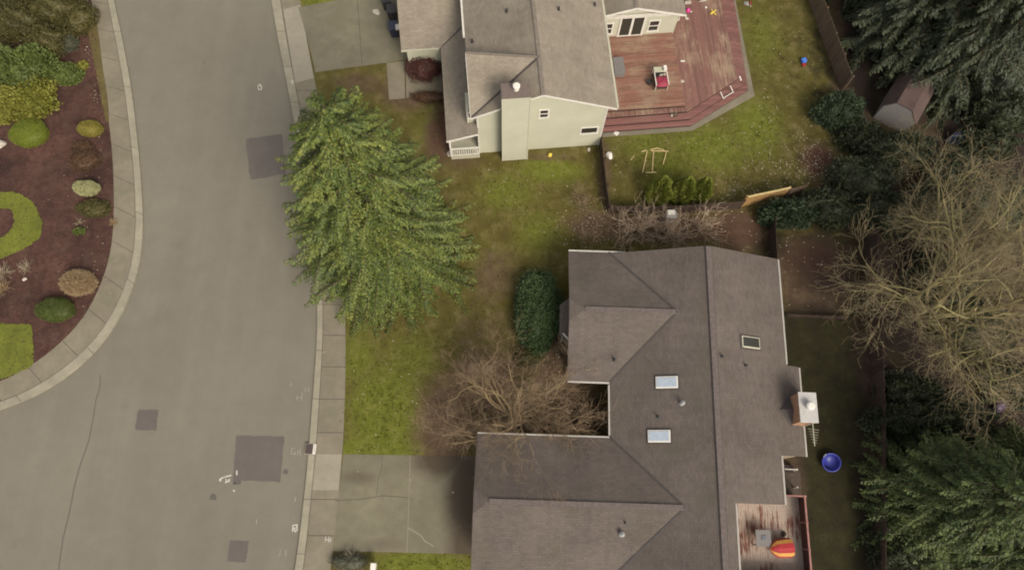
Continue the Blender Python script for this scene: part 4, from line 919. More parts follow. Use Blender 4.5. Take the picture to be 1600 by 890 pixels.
m = MB(); m.lathe((-.08, 0, .1), [(.04, -.08), (.15, .0), (.17, .1), (.1, .22), (.02, .26)], 10); m.build('toy_body', M['pink'], t, smooth=True)
m = MB(); m.lathe((.14, -.06, .05), [(.02, -.05), (.08, 0), (.08, .08), (.02, .13)], 8); m.build('toy_head', M['stone'], t, smooth=True)
t = local_thing('toy_airplane', 1114, 21, .65, 'yellow plastic toy with spread arms on the far deck boards', 'toy')
m = MB(); m.bar((-.22, -.1, .05), (.02, .05, .09), .12, .08); m.build('toy_body', M['toy_yellow'], t, bevel=.02)
m = MB(); m.bar((0, .04, .08), (.24, .2, .08), .07, .05); m.bar((0, .02, .08), (.16, -.22, .08), .07, .05); m.bar((-.05, .05, .08), (-.08, .26, .08), .06, .05); m.build('toy_arm', M['toy_yellow'], t)
t = local_thing('garden_bench', 1075, 6, .65, 'dark red low bench with a pale cushion at the top of the photograph', 'bench')
MB().box(-.35, .9, .16, .36, .36, .41).build('seat', M['riser'], t, bevel=.01)
for a in (-.3, .82): MB().box(a - .04, a + .04, .18, .34, 0, .36).build('leg', M['riser'], t)
MB().box(-.28, .2, -.1, .12, .02, .2).build('cushion', M['stone'], t, bevel=.04)
soft_lump('rag', 1073, 29, .65, .14, .05, 'stone', 'crumpled pinkish rag lying below the pink toy', 'rag', 9)
# things in the upper yard
soft_lump('ball', 859, 243, 0, .14, .24, 'toy_yellow', 'yellow ball on the grass by the cream house wall', 'ball', 1)
t = local_thing('toy_truck', 1254, 98, 0, 'blue and red plastic toy standing on the back lawn', 'toy', rz=.3)
MB().box(-.12, .22, -.12, .2, .04, .3).build('toy_body', M['toy_blue'], t, bevel=.04); MB().box(-.2, .06, -.34, -.13, .03, .16).build('toy_bucket', M['red'], t, bevel=.03)
t = local_thing('toy_bat', 1172, 5, 0, 'thin red and white stick lying on the upper lawn', 'stick', rz=-.2)
MB().bar((.02, -.25, .04), (0, .1, .04), .08).build('stick_shaft', M['red'], t); MB().bar((.03, -.38, .04), (.02, -.25, .04), .06).build('stick_tip', M['stone'], t)
soft_lump('plastic_bag', 952, 243, 0, .26, .18, 'white', 'crumpled white bag beside the side fence', 'bag', 5)
soft_lump('plastic_bag', 920, 234, 0, .13, .15, 'stone', 'small pale bag at the corner of the cream house', 'bag', 6)
soft_lump('boulder', 703, 241, 0, .22, .22, 'stone', 'pale round boulder beside the porch railing', 'rock', 7)
soft_lump('boulder', 712, 244, 0, .12, .14, 'stone', 'smaller pale stone right of the porch boulder', 'rock', 8)
soft_lump('garden_toy', 1166, 6, 0, .2, .12, 'rock_grey', 'grey green toy beside the red stick on the lawn', 'toy', 11)
# the bare timber outline on the lawn
tf = local_thing('lumber_outline', 1022, 252, 0, 'bare timber frame laid out flat on the upper lawn', 'frame')
fr_o = np.array(W(1022, 252, 0))
def tl(px, py, z=.05):
    p_ = np.array(W(px, py, z)) - fr_o; c_, s_ = math.cos(-UA), math.sin(-UA); return (p_[0] * c_ - p_[1] * s_, p_[0] * s_ + p_[1] * c_, p_[2])
for a, b2 in (((1002, 237), (1011, 235)), ((1011, 237), (1004, 269.5)), ((1021, 237), (1019, 269)), ((1009, 269.5), (1025.5, 269.5)), ((1017, 235.5), (1044.5, 236.5)), ((1041, 238), (1036, 257)), ((1016, 234), (1026, 231.5)), ((1026, 231.5), (1038, 235))):
    MB().bar(tl(*a), tl(*b2), .065, .06).build('timber', M['timber'], tf)
plank(988, 247, 0, .42, .05, .95, 'timber', 'short loose lath lying left of the timber frame', 'lath', 'lath')
# bins by the upper garage
def bin_(px, py, mat, label):
    x, y, _z = W(px, py, 0); t = thing('wheelie_bin', (x, y, 0), label, 'bin', 'bins beside the upper garage', rz=UA, local=True)
    m = MB(); m.add([(i * .24, j * .28, 0) for i, j in ((-1, -1), (1, -1), (1, 1), (-1, 1))] + [(i * .30, j * .36, 1.0) for i, j in ((-1, -1), (1, -1), (1, 1), (-1, 1))], [(3, 2, 1, 0), (4, 5, 6, 7)] + [(i, (i + 1) % 4, 4 + (i + 1) % 4, 4 + i) for i in range(4)]); m.build('bin_body', M[mat], t, bevel=.02)
    MB().box(-.33, .33, -.39, .39, 1.005, 1.07).build('lid', M[mat], t, bevel=.025)
    for j in (-1, 1):
        m = MB(); m.lathe((.22, j * .26 - .03, .1), [(.1, 0), (.1, .06)], 12, axis=(0, 1, 0)); m.build('wheel', M['dark'], t)
bin_(617, 54, 'navy', 'dark blue wheelie bin nearest the cream garage corner')
bin_(614, 28, 'dark', 'black wheelie bin behind the dark blue bin')
bin_(606, 12, 'dark', 'black wheelie bin at the top edge of the photograph')
x, y, _ = W(622, 44, 1.08)
tag(MB().obox((x, y, 1.17), (.16, .2, .09), UA).build('carton', M['white'], origin=(x, y, 1.08), bevel=.01), 'white carton on top of a bin by the garage', 'carton')
soft_lump('doormat', 588, 19, .008, .26, .05, 'stone', 'pale pinkish rag on the upper driveway', 'rag', 12)

# ---------------------------------------------------------------- fences
def fence(pts, h, mat, label, step=2.4, board=.14, gap=.0, name='timber_fence', cap=None, z=0):
    p0 = W(*pts[0], 0); t = thing(name, (p0[0], p0[1], 0), label, 'fence')
    P_ = [Vector(W(x, y, 0)) for x, y in pts]; m = MB(); rl = MB(); rr = random.Random(len(label))
    for a, b2 in zip(P_[:-1], P_[1:]):
        d = b2 - a; ln = d.length; d.normalize(); nn = Vector((-d.y, d.x, 0)); k = max(1, int(ln / (board + gap)))
        for i in range(k):
            c = a + d * (ln * (i + .5) / k); hh = h + rr.uniform(-.02, .02)
            m.bar(c + nn * rr.uniform(-.004, .004), c + Vector((0, 0, hh)) + nn * rr.uniform(-.012, .012), .022, ln / k - .012 - gap, up=nn) if False else m.obox((c.x, c.y, hh / 2), (ln / k / 2 - .006 - gap / 2, .011, hh / 2), math.atan2(d.y, d.x))
        for zz in (.35, h - .3): rl.bar(a + Vector((0, 0, zz)) + nn * .035, b2 + Vector((0, 0, zz)) + nn * .035, .04, .09)
        np_ = max(1, round(ln / step))
        for i in range(np_ + 1):
            c = a + d * (ln * i / np_) + nn * .09; MB().box(c.x - .045, c.x + .045, c.y - .045, c.y + .045, 0, h + .03).build('post', M[mat], t)
    m.build('board_panel', M[mat], t); rl.build('rail', M[mat], t)
    if cap:
        q_ = MB()
        for a, b2 in zip(P_[:-1], P_[1:]): q_.bar(a + Vector((0, 0, h + .04)), b2 + Vector((0, 0, h + .04)), .12, .035)
        q_.build('cap_rail', M[cap], t)
    return t
fence([(936, 222), (940, 260), (944, 300), (949, 333)], 1.2, 'fence_dark', 'dark timber fence running down from the cream house corner')
fence([(949, 333), (1040, 334), (1156, 326)], 1.2, 'fence_dark', 'dark timber fence between the two back yards')
fence([(1157, 323), (1222, 309)], 1.55, 'fence_new', 'new honey coloured fence panel between the yards', cap='timber')
fence([(1224, 310), (1250, 303)], 1.5, 'fence', 'weathered fence panel next to the new honey coloured one')
fence([(1240, -80), (1263, 0), (1290, 75), (1314, 142)], 1.8, 'fence', 'tall grey brown fence along the dark conifers')
fence([(1201, 352), (1204, 415)], 1.3, 'fence_dark', 'short dark fence beside the roof corner of the brown house')
fence([(1228, 494), (1322, 498)], .25, 'fence_dark', 'low dark timber edging across the rear yard')
fence([(1352, 372), (1358, 520), (1362, 640), (1362, 890), (1362, 1000)], 1.7, 'fence_dark', 'dark boundary fence under the big bare tree')
# utility box in the pale shrubs
x, y, _ = W(1044, 345, 0); t = thing('utility_box', (x, y, 0), 'grey utility cabinet with white top among the pale bare shrubs', 'cabinet')
MB().box(x - .34, x + .34, y - .25, y + .25, 0, 1.1).build('cabinet', M['grey'], t, bevel=.02); MB().box(x - .28, x + .22, y - .05, y + .29, 1.105, 1.17).build('cabinet_top', M['offwhite'], t, bevel=.01)
# storm drain at the right kerb
x, y, _ = W(483.5, 701, -.1); t = thing('storm_drain', (x, y, ZR), 'dark storm drain grate at the kerb with a white marker', 'drain')
m = MB().box(x - .24, x + .24, y - .32, y + .32, ZR, .016); m.build('drain_frame', M['kerb'], t)
for k in range(7): MB().box(x - .2 + k * .06, x - .17 + k * .06, y - .28, y + .28, .018, .028).build('grate_bar', plain('rusty_iron', (.075, .045, .04), .7) if k == 0 else bpy.data.materials['rusty_iron'], t)
MB().box(x - .21, x + .22, y - .29, y + .29, .0165, .020).build('grate_pit', M['dark'], t)
MB().box(x + .25, x + .42, y - .30, y + .28, .012, .03).build('kerb_marker', M['white'], t); m = MB()
for k in range(4): m.box(x + .31, x + .37, y - .2 + k * .11, y - .14 + k * .11, .031, .034)
m.build('marker_text', M['red_rail'], t)
# white pedestal at the bottom edge
x, y, _ = W(583, 882, 0.9); t = thing('mail_pedestal', (x, y, 0), 'white mail pedestal at the bottom edge beside the driveway', 'pedestal')
MB().box(x - .15, x + .15, y - .45, y + .12, .55, .95).build('mail_box', M['white'], t, bevel=.03); MB().box(x - .06, x + .06, y - .2, y - .08, 0, .55).build('post', M['white'], t)
# ---------------------------------------------------------------- shed and covered heap in the dark corner
a = Vector(W(1364, 184, 0)); b2 = Vector(W(1416, 212, 0)); d = (b2 - a).normalized(); wsh = 2.3
sh = thing('garden_shed', tuple(a), 'garden shed with pale gable front and brown gambrel roof under the conifers', 'shed', rz=math.atan2(d.y, d.x) , local=True)
prof = [(0, 0), (wsh, 0), (wsh, 1.5), (wsh * .70, 2.3), (wsh * .22, 2.3), (0, 1.5)]; dp = 2.9
m = MB(); m.add([(u, 0, z) for u, z in prof] + [(u, dp, z) for u, z in prof], [(0, 1, 2, 3, 4, 5), (11, 10, 9, 8, 7, 6)] + [(i, 6 + i, 6 + (i + 1) % 6, (i + 1) % 6) for i in range(6)]); m.build('wall', M['shed_wall'], sh)
for (u0, z0), (u1, z1) in (((wsh + .15, 1.36), (wsh * .70, 2.36)), ((wsh * .70, 2.36), (wsh * .22, 2.36)), ((wsh * .22, 2.36), (-.15, 1.36))):
    roof_plane('roof', [(u0, -.02, z0 + .08), (u1, -.02, z1 + .08), (u1, dp + .1, z1 + .08), (u0, dp + .1, z0 + .08)], M['shed_roof'], sh, th=.07)
soft_lump('covered_heap', 1492, 220, 0, .55, .8, 'tarp', 'blue tarpaulin over a heap behind the bare branches', 'tarp', 21)
soft_lump('plastic_bucket', 1558, 632, 0, .5, .5, 'purple', 'purple plastic tub half hidden below the bare branches', 'tub', 22)

# ---------------------------------------------------------------- plants
def pxm(px, py): return 1.0 / (W2(px + 1, py)[0] - W2(px, py)[0]), 1.0 / (W2(px, py - 1)[1] - W2(px, py)[1])
def bush(name, label, px, py, rx, ry, h, mat, n=2600, leaf=(.13, .075), lump=.22, clip=False, cat='shrub', group=None, seed=1, up=.35, z=0.0, core=.80):
    """leaves through the shell of a lumpy mound; rx, ry in photo pixels, h in metres"""
    rg = np.random.default_rng(seed); sx, sy = pxm(px, py)
    x, y, _z = W(px, py, h * .45); a, b3 = rx / sx, max(ry / sy - h * .25, ry / sy * .7)
    th = rg.uniform(0, 2 * np.pi, n); cz_ = rg.uniform(-.35, 1, n); sz = np.sqrt(1 - cz_ ** 2)
    ph = rg.uniform(0, 6.28, 6)
    def rad_(th, c_): return 1 + lump * (np.sin(3 * th + ph[0]) * .35 + np.sin(5 * th + ph[1] + 3 * c_) * .35 + np.sin(7 * th + 5 * c_ + ph[2]) * .3 + np.sin(4 * c_ * 3 + ph[3] + 2 * th) * .35)
    shell = rg.normal(.99, .035, n) if clip else 1 - np.abs(rg.normal(0, .13, n))
    if not clip: shell[rg.random(n) < .05] *= 1.12
    r = rad_(th, cz_) * shell; d = np.stack([np.cos(th) * sz, np.sin(th) * sz, cz_], 1)
    zc = h * .32
    p = np.stack([x + d[:, 0] * a * r, y + d[:, 1] * b3 * r, z + zc + np.where(d[:, 2] > 0, d[:, 2] * (h - zc), d[:, 2] * zc / .35) * r], 1)
    p[:, 2] = np.maximum(p[:, 2], z + .02)
    dr = unit(d + rg.normal(0, .55, (n, 3)) + np.array([0, 0, up])); nr = unit(d * .6 + np.array([0, 0, .8]) + rg.normal(0, .45, (n, 3)))
    v, q = leaf_quads(p, dr, nr, leaf[0] * rg.uniform(.6, 1.3, n), leaf[1] * rg.uniform(.7, 1.25, n))
    nu, nvv = 20, 8; tt = np.linspace(0, 2 * np.pi, nu, endpoint=False); cc = np.linspace(-.35, .999, nvv)
    TT, CC = np.meshgrid(tt, cc); SS = np.sqrt(1 - CC ** 2); RR = rad_(TT, CC) * (core if not clip else .95)
    pc = np.stack([x + np.cos(TT) * SS * a * RR, y + np.sin(TT) * SS * b3 * RR, z + zc + np.where(CC > 0, CC * (h - zc), CC * zc / .35) * RR], -1).reshape(-1, 3)
    qc = np.array([[i * nu + j, i * nu + (j + 1) % nu, (i + 1) * nu + (j + 1) % nu, (i + 1) * nu + j] for i in range(nvv - 1) for j in range(nu)]) + len(v)
    o = np_mesh(name, np.concatenate([v, pc]), np.concatenate([q, qc]), M[mat], origin=(x, y, z))
    return tag(o, label, cat, group)
def tuft(name, label, px, py, r, h, mat, n=260, cat='grass tuft', seed=1, wd=.02, z=0.02):
    rg = np.random.default_rng(seed); x, y, _z = W(px, py, h * .3); th = rg.uniform(0, 6.28, n); lean = rg.uniform(.15, 1.25, n)
    p = np.stack([x + rg.normal(0, r * .18, n), y + rg.normal(0, r * .18, n), np.full(n, z)], 1)
    vs_, qs_ = [], []; k = 3; s_len = np.hypot(r, h) * rg.uniform(.7, 1.15, n)
    d0 = np.stack([np.cos(th) * np.sin(lean) , np.sin(th) * np.sin(lean), np.cos(lean)], 1)
    P0 = p; D = d0; o_ = 0
    for i in range(k):
        v, q = leaf_quads(P0, D, unit(np.cross(D, rg.normal(0, 1, (n, 3)))), s_len / k * 1.35, wd * (1.6 - .4 * i)); vs_.append(v); qs_.append(q + o_); o_ += len(v)
        P0 = P0 + D * (s_len / k)[:, None]; D = unit(D + np.stack([np.cos(th) * .25, np.sin(th) * .25, np.full(n, -.28)], 1)); P0[:, 2] = np.maximum(P0[:, 2], z + .02)
    return tag(np_mesh(name, np.concatenate(vs_), np.concatenate(qs_), M[mat], origin=(x, y, z)), label, cat)
G = 'shrubs in the bark garden bed'
bush('shrub', 'olive brown shrub in the top left corner', 22, 30, 46, 40, 2.6, 'lf_olive', 5200, (.17, .09), .3, seed=2)
bush('shrub', 'tall olive brown shrub at the top edge left of the pavement', 78, 14, 44, 36, 2.4, 'lf_olive', 5000, (.16, .09), .3, seed=3)
bush('shrub', 'brown tinged shrub above the leafy green bush', 74, 62, 32, 28, 1.7, 'lf_olive', 3600, (.14, .08), .25, seed=4)
bush('shrub', 'small brown shrub touching the pavement at the top', 122, 26, 24, 32, 1.4, 'lf_olive', 2600, (.14, .08), .25, seed=5)
bush('shrub', 'dull grey green shrub between the brown shrubs and pavement', 101, 66, 19, 18, .9, 'lf_greygreen', 2200, (.10, .06), .15, seed=6)
bush('shrub', 'large mid green leafy bush at the left edge', 32, 104, 54, 40, 1.9, 'lf_green', 6000, (.20, .11), .25, seed=7)
bush('shrub', 'bright yellow green bush below the leafy green bush', 40, 152, 46, 38, 1.2, 'lf_lime', 5200, (.16, .12), .18, seed=8)
bush('shrub', 'yellow green bush cut by the left edge above the lime mound', 4, 172, 20, 24, .9, 'lf_lime', 1800, (.15, .11), .18, seed=9)
bush('shrub', 'small yellow and green shrub near the pavement edge', 104, 116, 23, 20, .8, 'lf_green', 2000, (.13, .09), .22, seed=10)
bush('shrub', 'tiny yellow leaved shrub next to the pavement verge', 129, 103, 7, 9, .4, 'lf_lime', 260, (.12, .09), .2, seed=11)
bush('clipped_shrub', 'smooth clipped lime green mound at the left edge', 44, 207, 28, 25, .9, 'lf_clipped_lime', 7000, (.06, .035), .05, True, seed=12)
bush('clipped_shrub', 'clipped yellow olive ball beside the curved pavement', 140, 200, 18.5, 15, .75, 'lf_yellow_olive', 4200, (.06, .035), .04, True, seed=13)
bush('shrub', 'low rusty brown shrub above the pale variegated ball', 132, 250, 25, 20, .6, 'lf_rust', 2600, (.09, .05), .12, seed=14)
bush('shrub', 'dim rusty shrub above the first rusty brown one', 128, 230, 18, 12, .4, 'lf_rust', 1300, (.08, .05), .12, seed=15)
bush('clipped_shrub', 'pale variegated ball shrub in the bark bed', 134, 293, 19, 14, .8, 'lf_pale', 4200, (.075, .05), .08, True, seed=16)
bush('shrub', 'faded olive shrub just below the pale variegated ball', 146, 325, 27, 17, .55, 'lf_olive', 2600, (.09, .05), .15, seed=17)
bush('shrub', 'tiny bright green plant in the middle of the bark', 123, 361, 9, 7, .35, 'lf_green', 420, (.10, .07), .25, seed=18)
bush('clipped_shrub', 'dark green clipped mound near the square lawn', 85, 483, 29, 23, .8, 'lf_deepgreen', 7000, (.055, .03), .06, True, seed=19)
bush('fountain_grass', 'round tan fountain grass mound beside the pavement bend', 121, 441, 25, 22, .8, 'lf_tan', 6500, (.22, .022), .05, cat='grass mound', seed=20, up=.2)
tuft('grass_clump', 'pale wispy grass clump at the left edge', 4, 426, .5, .45, 'litter', 160, seed=21)
tuft('grass_clump', 'lower pale wispy grass clump at the left edge', 4, 450, .5, .4, 'lf_tan', 160, seed=22)
tuft('grass_clump', 'dry pale grass clump below the crescent lawn', 41, 417, .42, .3, 'litter', 70, seed=23)
tuft('grass_clump', 'few pale stalks above the tiny bright green plant', 126, 347, .36, .2, 'litter', 26, seed=24)
tuft('grass_clump', 'whitish weed clump on the edge of the pavement', 178, 348, .3, .2, 'lf_tan', 90, seed=25)
soft_lump('rock', 2, 226, .03, .3, .3, 'stone', 'pinkish pale rock at the left edge under the lime mound', 'rock', 31)
soft_lump('rock', 39, 436, .03, .13, .1, 'stone', 'small pale rock under the dry grass clump', 'rock', 32)
bush('maroon_shrub', 'dark maroon leafless looking shrub against the cream garage', 661, 104, 27, 25, 1.5, 'lf_maroon', 4200, (.13, .05), .2, seed=40)
bush('hedge_shrub', 'long dark green rounded hedge in front of the brown house', 841, 484, 36, 74, 1.8, 'lf_hedge', 15000, (.12, .07), .10, cat='hedge', seed=41)
bush('shrub', 'yellowish tuft of foliage at the lower end of the hedge', 826, 556, 24, 22, .8, 'lf_olive', 1300, (.14, .05), .25, seed=42)
bush('shrub', 'broad dark evergreen laurel by the new fence panel', 1232, 333, 42, 25, 1.8, 'lf_laurel', 4200, (.20, .13), .22, seed=43)
bush('shrub', 'round dark green shrub at the foot of the tall fence', 1312, 172, 37, 34, 2.0, 'lf_laurel', 4600, (.16, .10), .2, seed=44)
for k, (px, py, rx, ry, h, lab) in enumerate(((1295, 322, 50, 36, 2.0, 'dark evergreen shrub right of the laurel'), (1350, 280, 52, 48, 2.4, 'large dark evergreen shrub below the red leaf litter'), (1408, 236, 55, 36, 2.2, 'dark evergreen shrub in front of the shed'), (1390, 330, 50, 40, 2.2, 'dark evergreen shrub under the upper bare branches'),
        (1400, 655, 45, 32, 2.0, 'dark shrub under the lower bare branches'), (1490, 650, 60, 40, 2.2, 'dark shrub above the lower right conifer'), (1570, 178, 48, 36, 3.0, 'dark olive tree top beside the blue tarpaulin'), (1460, 330, 60, 50, 1.8, 'dark undergrowth shrub inside the bare tree'), (1560, 320, 60, 60, 1.8, 'dark undergrowth shrub at the right edge'), (1480, 440, 60, 50, 1.2, 'low dark shrub at the middle of the bare tree'), (1580, 600, 50, 40, 1.6, 'dark shrub beside the purple tub'), (1405, 860, 46, 48, 1.6, 'dark shrub left of the bright yellow plant'), (1478, 262, 46, 34, 1.6, 'dark shrub just below the blue tarpaulin'), (1545, 225, 44, 28, 1.8, 'dark shrub right of the blue tarpaulin'), (1345, 212, 34, 28, 1.3, 'low dark shrub between the round shrub and the shed'), (1420, 610, 50, 34, 1.4, 'low dark shrub at the fence under the bare tree'), (1530, 520, 60, 50, 1.2, 'low dark shrub deep inside the bare tree'))):
    bush('shrub', lab, px, py, rx, ry, h, 'lf_dark', 3600, (.20, .10), .28, seed=50 + k)
bush('shrub', 'bright yellow leaved plant at the bottom right', 1466, 865, 14, 9, .8, 'lf_bright', 42, (.2, .15), .3, seed=70, core=.3)
bush('shrub', 'grey twiggy shrub on the corner below the driveway', 546, 877, 30, 18, .6, 'lf_greygreen', 1500, (.08, .03), .2, seed=71)
tuft('heather', 'pale twiggy heather clump in the grey shrub', 549, 875, .62, .5, 'litter', 150, cat='shrub', seed=72, wd=.012)
bush('shrub', 'rusty ground shrub in front of the cream house porch', 676, 152, 36, 10, .5, 'lf_rust', 1500, (.12, .06), .25, seed=73)
def cypress(label, px, py, h, r, seed):
    rg = np.random.default_rng(seed); n = 4200; x, y, _z = W(px, py, 0)
    f = rg.random(n) ** 1.15; th = rg.uniform(0, 6.28, n); prof_ = np.where(f < .18, .75 + f * 1.4, (1 - f) ** .62 * 1.13)
    R_ = r * prof_ * (1 - np.abs(rg.normal(0, .15, n))) * (1 + .14 * np.sin(5 * th + f * 9))
    p = np.stack([x + np.cos(th) * R_, y + np.sin(th) * R_, .05 + f * h * .93], 1)
    d = np.stack([np.cos(th) * .8, np.sin(th) * .8, np.full(n, .8)], 1) + rg.normal(0, .22, (n, 3))
    v, q = leaf_quads(p, d, np.stack([np.cos(th), np.sin(th) , np.full(n, .8)], 1) + rg.normal(0, .4, (n, 3)), .22 * rg.uniform(.6, 1.2, n), .07)
    t = thing('cypress', (x, y, 0), label, 'tree', 'small cypresses by the back fence')
    np_mesh('crown', v, q, M['lf_cypress'], t); MB().lathe((x, y, 0), [(.06, 0), (.02, h * .8)], 8).build('trunk', M['bark'], t)
cypress('leftmost and widest of the three small cypresses by the fence', 1026, 309, 3.0, .84, 1)
cypress('middle one of the three small cypresses by the fence', 1063, 308, 2.9, .76, 2)
cypress('rightmost of the three small cypresses by the fence', 1091, 308, 2.7, .64, 3)

# ---------------------------------------------------------------- conifers
def conifer(label, px, py, Ht, R, mat, seed, nb=230, dens=1.0, group=None, leaf=(.27, .085), low=.05, p_=.8, droop=1.0, tiers=0, spray=.30):
    rg = np.random.default_rng(seed); x, y, _z = W(px, py, 0)
    P_, D_, N_, LN, WD = [], [], [], [], []; tp0, tp1, tr0, tr1 = [], [], [], []
    for i in range(nb):
        f = ((i + rg.random()) / nb) ** 1.28; zb = Ht * (low + (.985 - low) * f)
        Lj = rg.uniform(.70, 1.08)
        if tiers: f = min(.99, max(0, (math.floor(f * tiers) + .5 + rg.normal(0, .17)) / tiers)); zb = Ht * (low + (.985 - low) * f)
        Lb = (R * (1 - f) ** p_ * Lj + .25); az = i * 2.39996 + rg.normal(0, .22)
        h_ = np.array([math.cos(az), math.sin(az), 0]); ns = 10; s = np.linspace(0, 1, ns)
        k1, k2 = rg.uniform(.12, .32), rg.uniform(.42, .66) * droop
        bend = rg.normal(0, .22); side = np.array([-h_[1], h_[0], 0])
        ax_ = np.array([x, y, zb]) + (h_[None] * s[:, None] + side[None] * (bend * s ** 2)[:, None]) * Lb; ax_[:, 2] += Lb * (k1 * s - k2 * s ** 2 + .14 * s ** 5)
        ax_[:, 2] = np.maximum(ax_[:, 2], .15)
        axes = [(ax_, Lb)]
        for sg in ((-1, 1) if Lb > 1.2 else ()):          # each limb forks into side limbs
            k_ = rg.integers(3, 6); fl = Lb * rg.uniform(.38, .60); an = rg.uniform(.40, .75) * sg
            hd = h_ * math.cos(an) + side * math.sin(an); fa = ax_[k_][None] + hd[None] * (s * fl)[:, None]
            fa[:, 2] += fl * (rg.uniform(-.05, .12) * s - k2 * .9 * s ** 2); fa[:, 2] = np.maximum(fa[:, 2], .12); axes.append((fa, fl))
        for ax_, Lb in axes:
            r0 = .008 + .007 * Lb
            tp0.append(ax_[:-1]); tp1.append(ax_[1:]); tr0.append(r0 * (1 - s[:-1] * .85)); tr1.append(r0 * (1 - s[1:] * .85))
            nk = int((5 + Lb * 4.2) * dens)
            sk = np.linspace(.16, 1.0, nk) + rg.normal(0, .012, nk); sk = np.clip(sk, .1, 1)
            for sg in (-1, 1):
                o = np.stack([np.interp(sk, s, ax_[:, c_]) for c_ in range(3)], 1); o2 = np.stack([np.interp(np.clip(sk + .06, 0, 1.0), s, ax_[:, c_]) for c_ in range(3)], 1) - np.stack([np.interp(np.clip(sk - .06, 0, 1), s, ax_[:, c_]) for c_ in range(3)], 1)
                Tn = unit(o2); Sd = unit(np.cross(Tn, np.array([0, 0, 1.]))) * sg
                ang = rg.normal(.88, .16, nk)
                dl = unit(Tn * np.cos(ang)[:, None] + Sd * np.sin(ang)[:, None] + np.array([0, 0, -.50]) + rg.normal(0, .12, (nk, 3)))
                ll = (Lb * spray * np.clip(1.02 - sk, 0, 1) ** .75 * np.clip((sk - .05) * 3.2, .25, 1) + .14) * rg.uniform(.65, 1.25, nk)
                m_ = np.maximum(2, (ll / .12).astype(int)); idx = np.repeat(np.arange(nk), m_); fr_ = np.concatenate([np.arange(a_) / a_ for a_ in m_]) + rg.uniform(0, .1, len(idx))
                pos = o[idx] + dl[idx] * (ll[idx] * fr_)[:, None]; pos[:, 2] -= (fr_ ** 2) * ll[idx] * .28
                alt = np.where(np.arange(len(idx)) % 2 == 0, 1, -1)[:, None]
                lat = unit(np.cross(dl[idx], np.array([0, 0, 1.])))
                ld = unit(dl[idx] + lat * alt * rg.uniform(.15, .75, (len(idx), 1)) + np.array([0, 0, -.18]) + rg.normal(0, .16, (len(idx), 3)))
                P_.append(pos); D_.append(ld); nn_ = np.cross(ld, Tn[idx]); nn_ *= np.sign(nn_[:, 2:3] + 1e-9); N_.append(unit(nn_) + np.array([0, 0, .25]) + rg.normal(0, .30, (len(idx), 3))); LN.append(leaf[0] * rg.uniform(.65, 1.25, len(idx))); WD.append(leaf[1] * rg.uniform(.75, 1.3, len(idx)))
    v, q = leaf_quads(np.concatenate(P_), np.concatenate(D_), np.concatenate(N_), np.concatenate(LN), np.concatenate(WD))
    t = thing('conifer', (x, y, 0), label, 'tree', group)
    np_mesh('crown', v, q, M[mat], t)
    bv, bq = tubes(np.concatenate(tp0), np.concatenate(tp1), np.concatenate(tr0), np.concatenate(tr1))
    np_mesh('limb', bv, bq, M['bark'], t)
    m = MB(); m.lathe((x, y, 0), [(R * .075 + .05, 0), (R * .055, 1.0), (R * .03, Ht * .5), (.015, Ht * .99)], 12); m.build('trunk', M['bark'], t)
    return t
conifer('large olive green conifer overhanging the right hand pavement', 604, 392, 18.0, 5.7, 'needles_olive', 5, nb=210, dens=2.5, p_=.50, droop=.95, tiers=0, spray=.20, leaf=(.18, .075))
Gd = 'dark conifers behind the tall fence'
conifer('dark conifer just behind the tall grey brown fence', 1410, 66, 16.5, 5.0, 'needles_dark', 11, nb=130, dens=2.0, spray=.22, group=Gd, leaf=(.27, .12))
conifer('dark conifer whose crown leans past the top edge', 1366, -30, 17.0, 4.6, 'needles_dark', 12, nb=120, dens=2.0, spray=.22, group=Gd, leaf=(.27, .12))
conifer('dark conifer behind the shed roof', 1478, 106, 16.0, 5.4, 'needles_dark', 13, nb=130, dens=2.0, spray=.22, group=Gd, leaf=(.27, .12))
conifer('dark conifer in the upper right corner', 1585, 40, 17.0, 5.0, 'needles_dark', 14, nb=120, dens=2.0, spray=.22, group=Gd, leaf=(.27, .12))
conifer('bright green conifer at the lower right above the yellow plant', 1446, 782, 10.5, 4.7, 'needles_mid', 21, nb=130, dens=2.4, spray=.20, droop=1.0, leaf=(.19, .08), p_=.6)
conifer('green conifer cut by the right edge of the photograph', 1545, 835, 11.0, 4.3, 'needles_mid', 22, nb=110, dens=2.4, spray=.20, droop=1.0, leaf=(.19, .08), p_=.6)
conifer('green conifer whose tip reaches the right edge below the tub', 1560, 735, 7.0, 2.8, 'needles_mid', 23, nb=150)

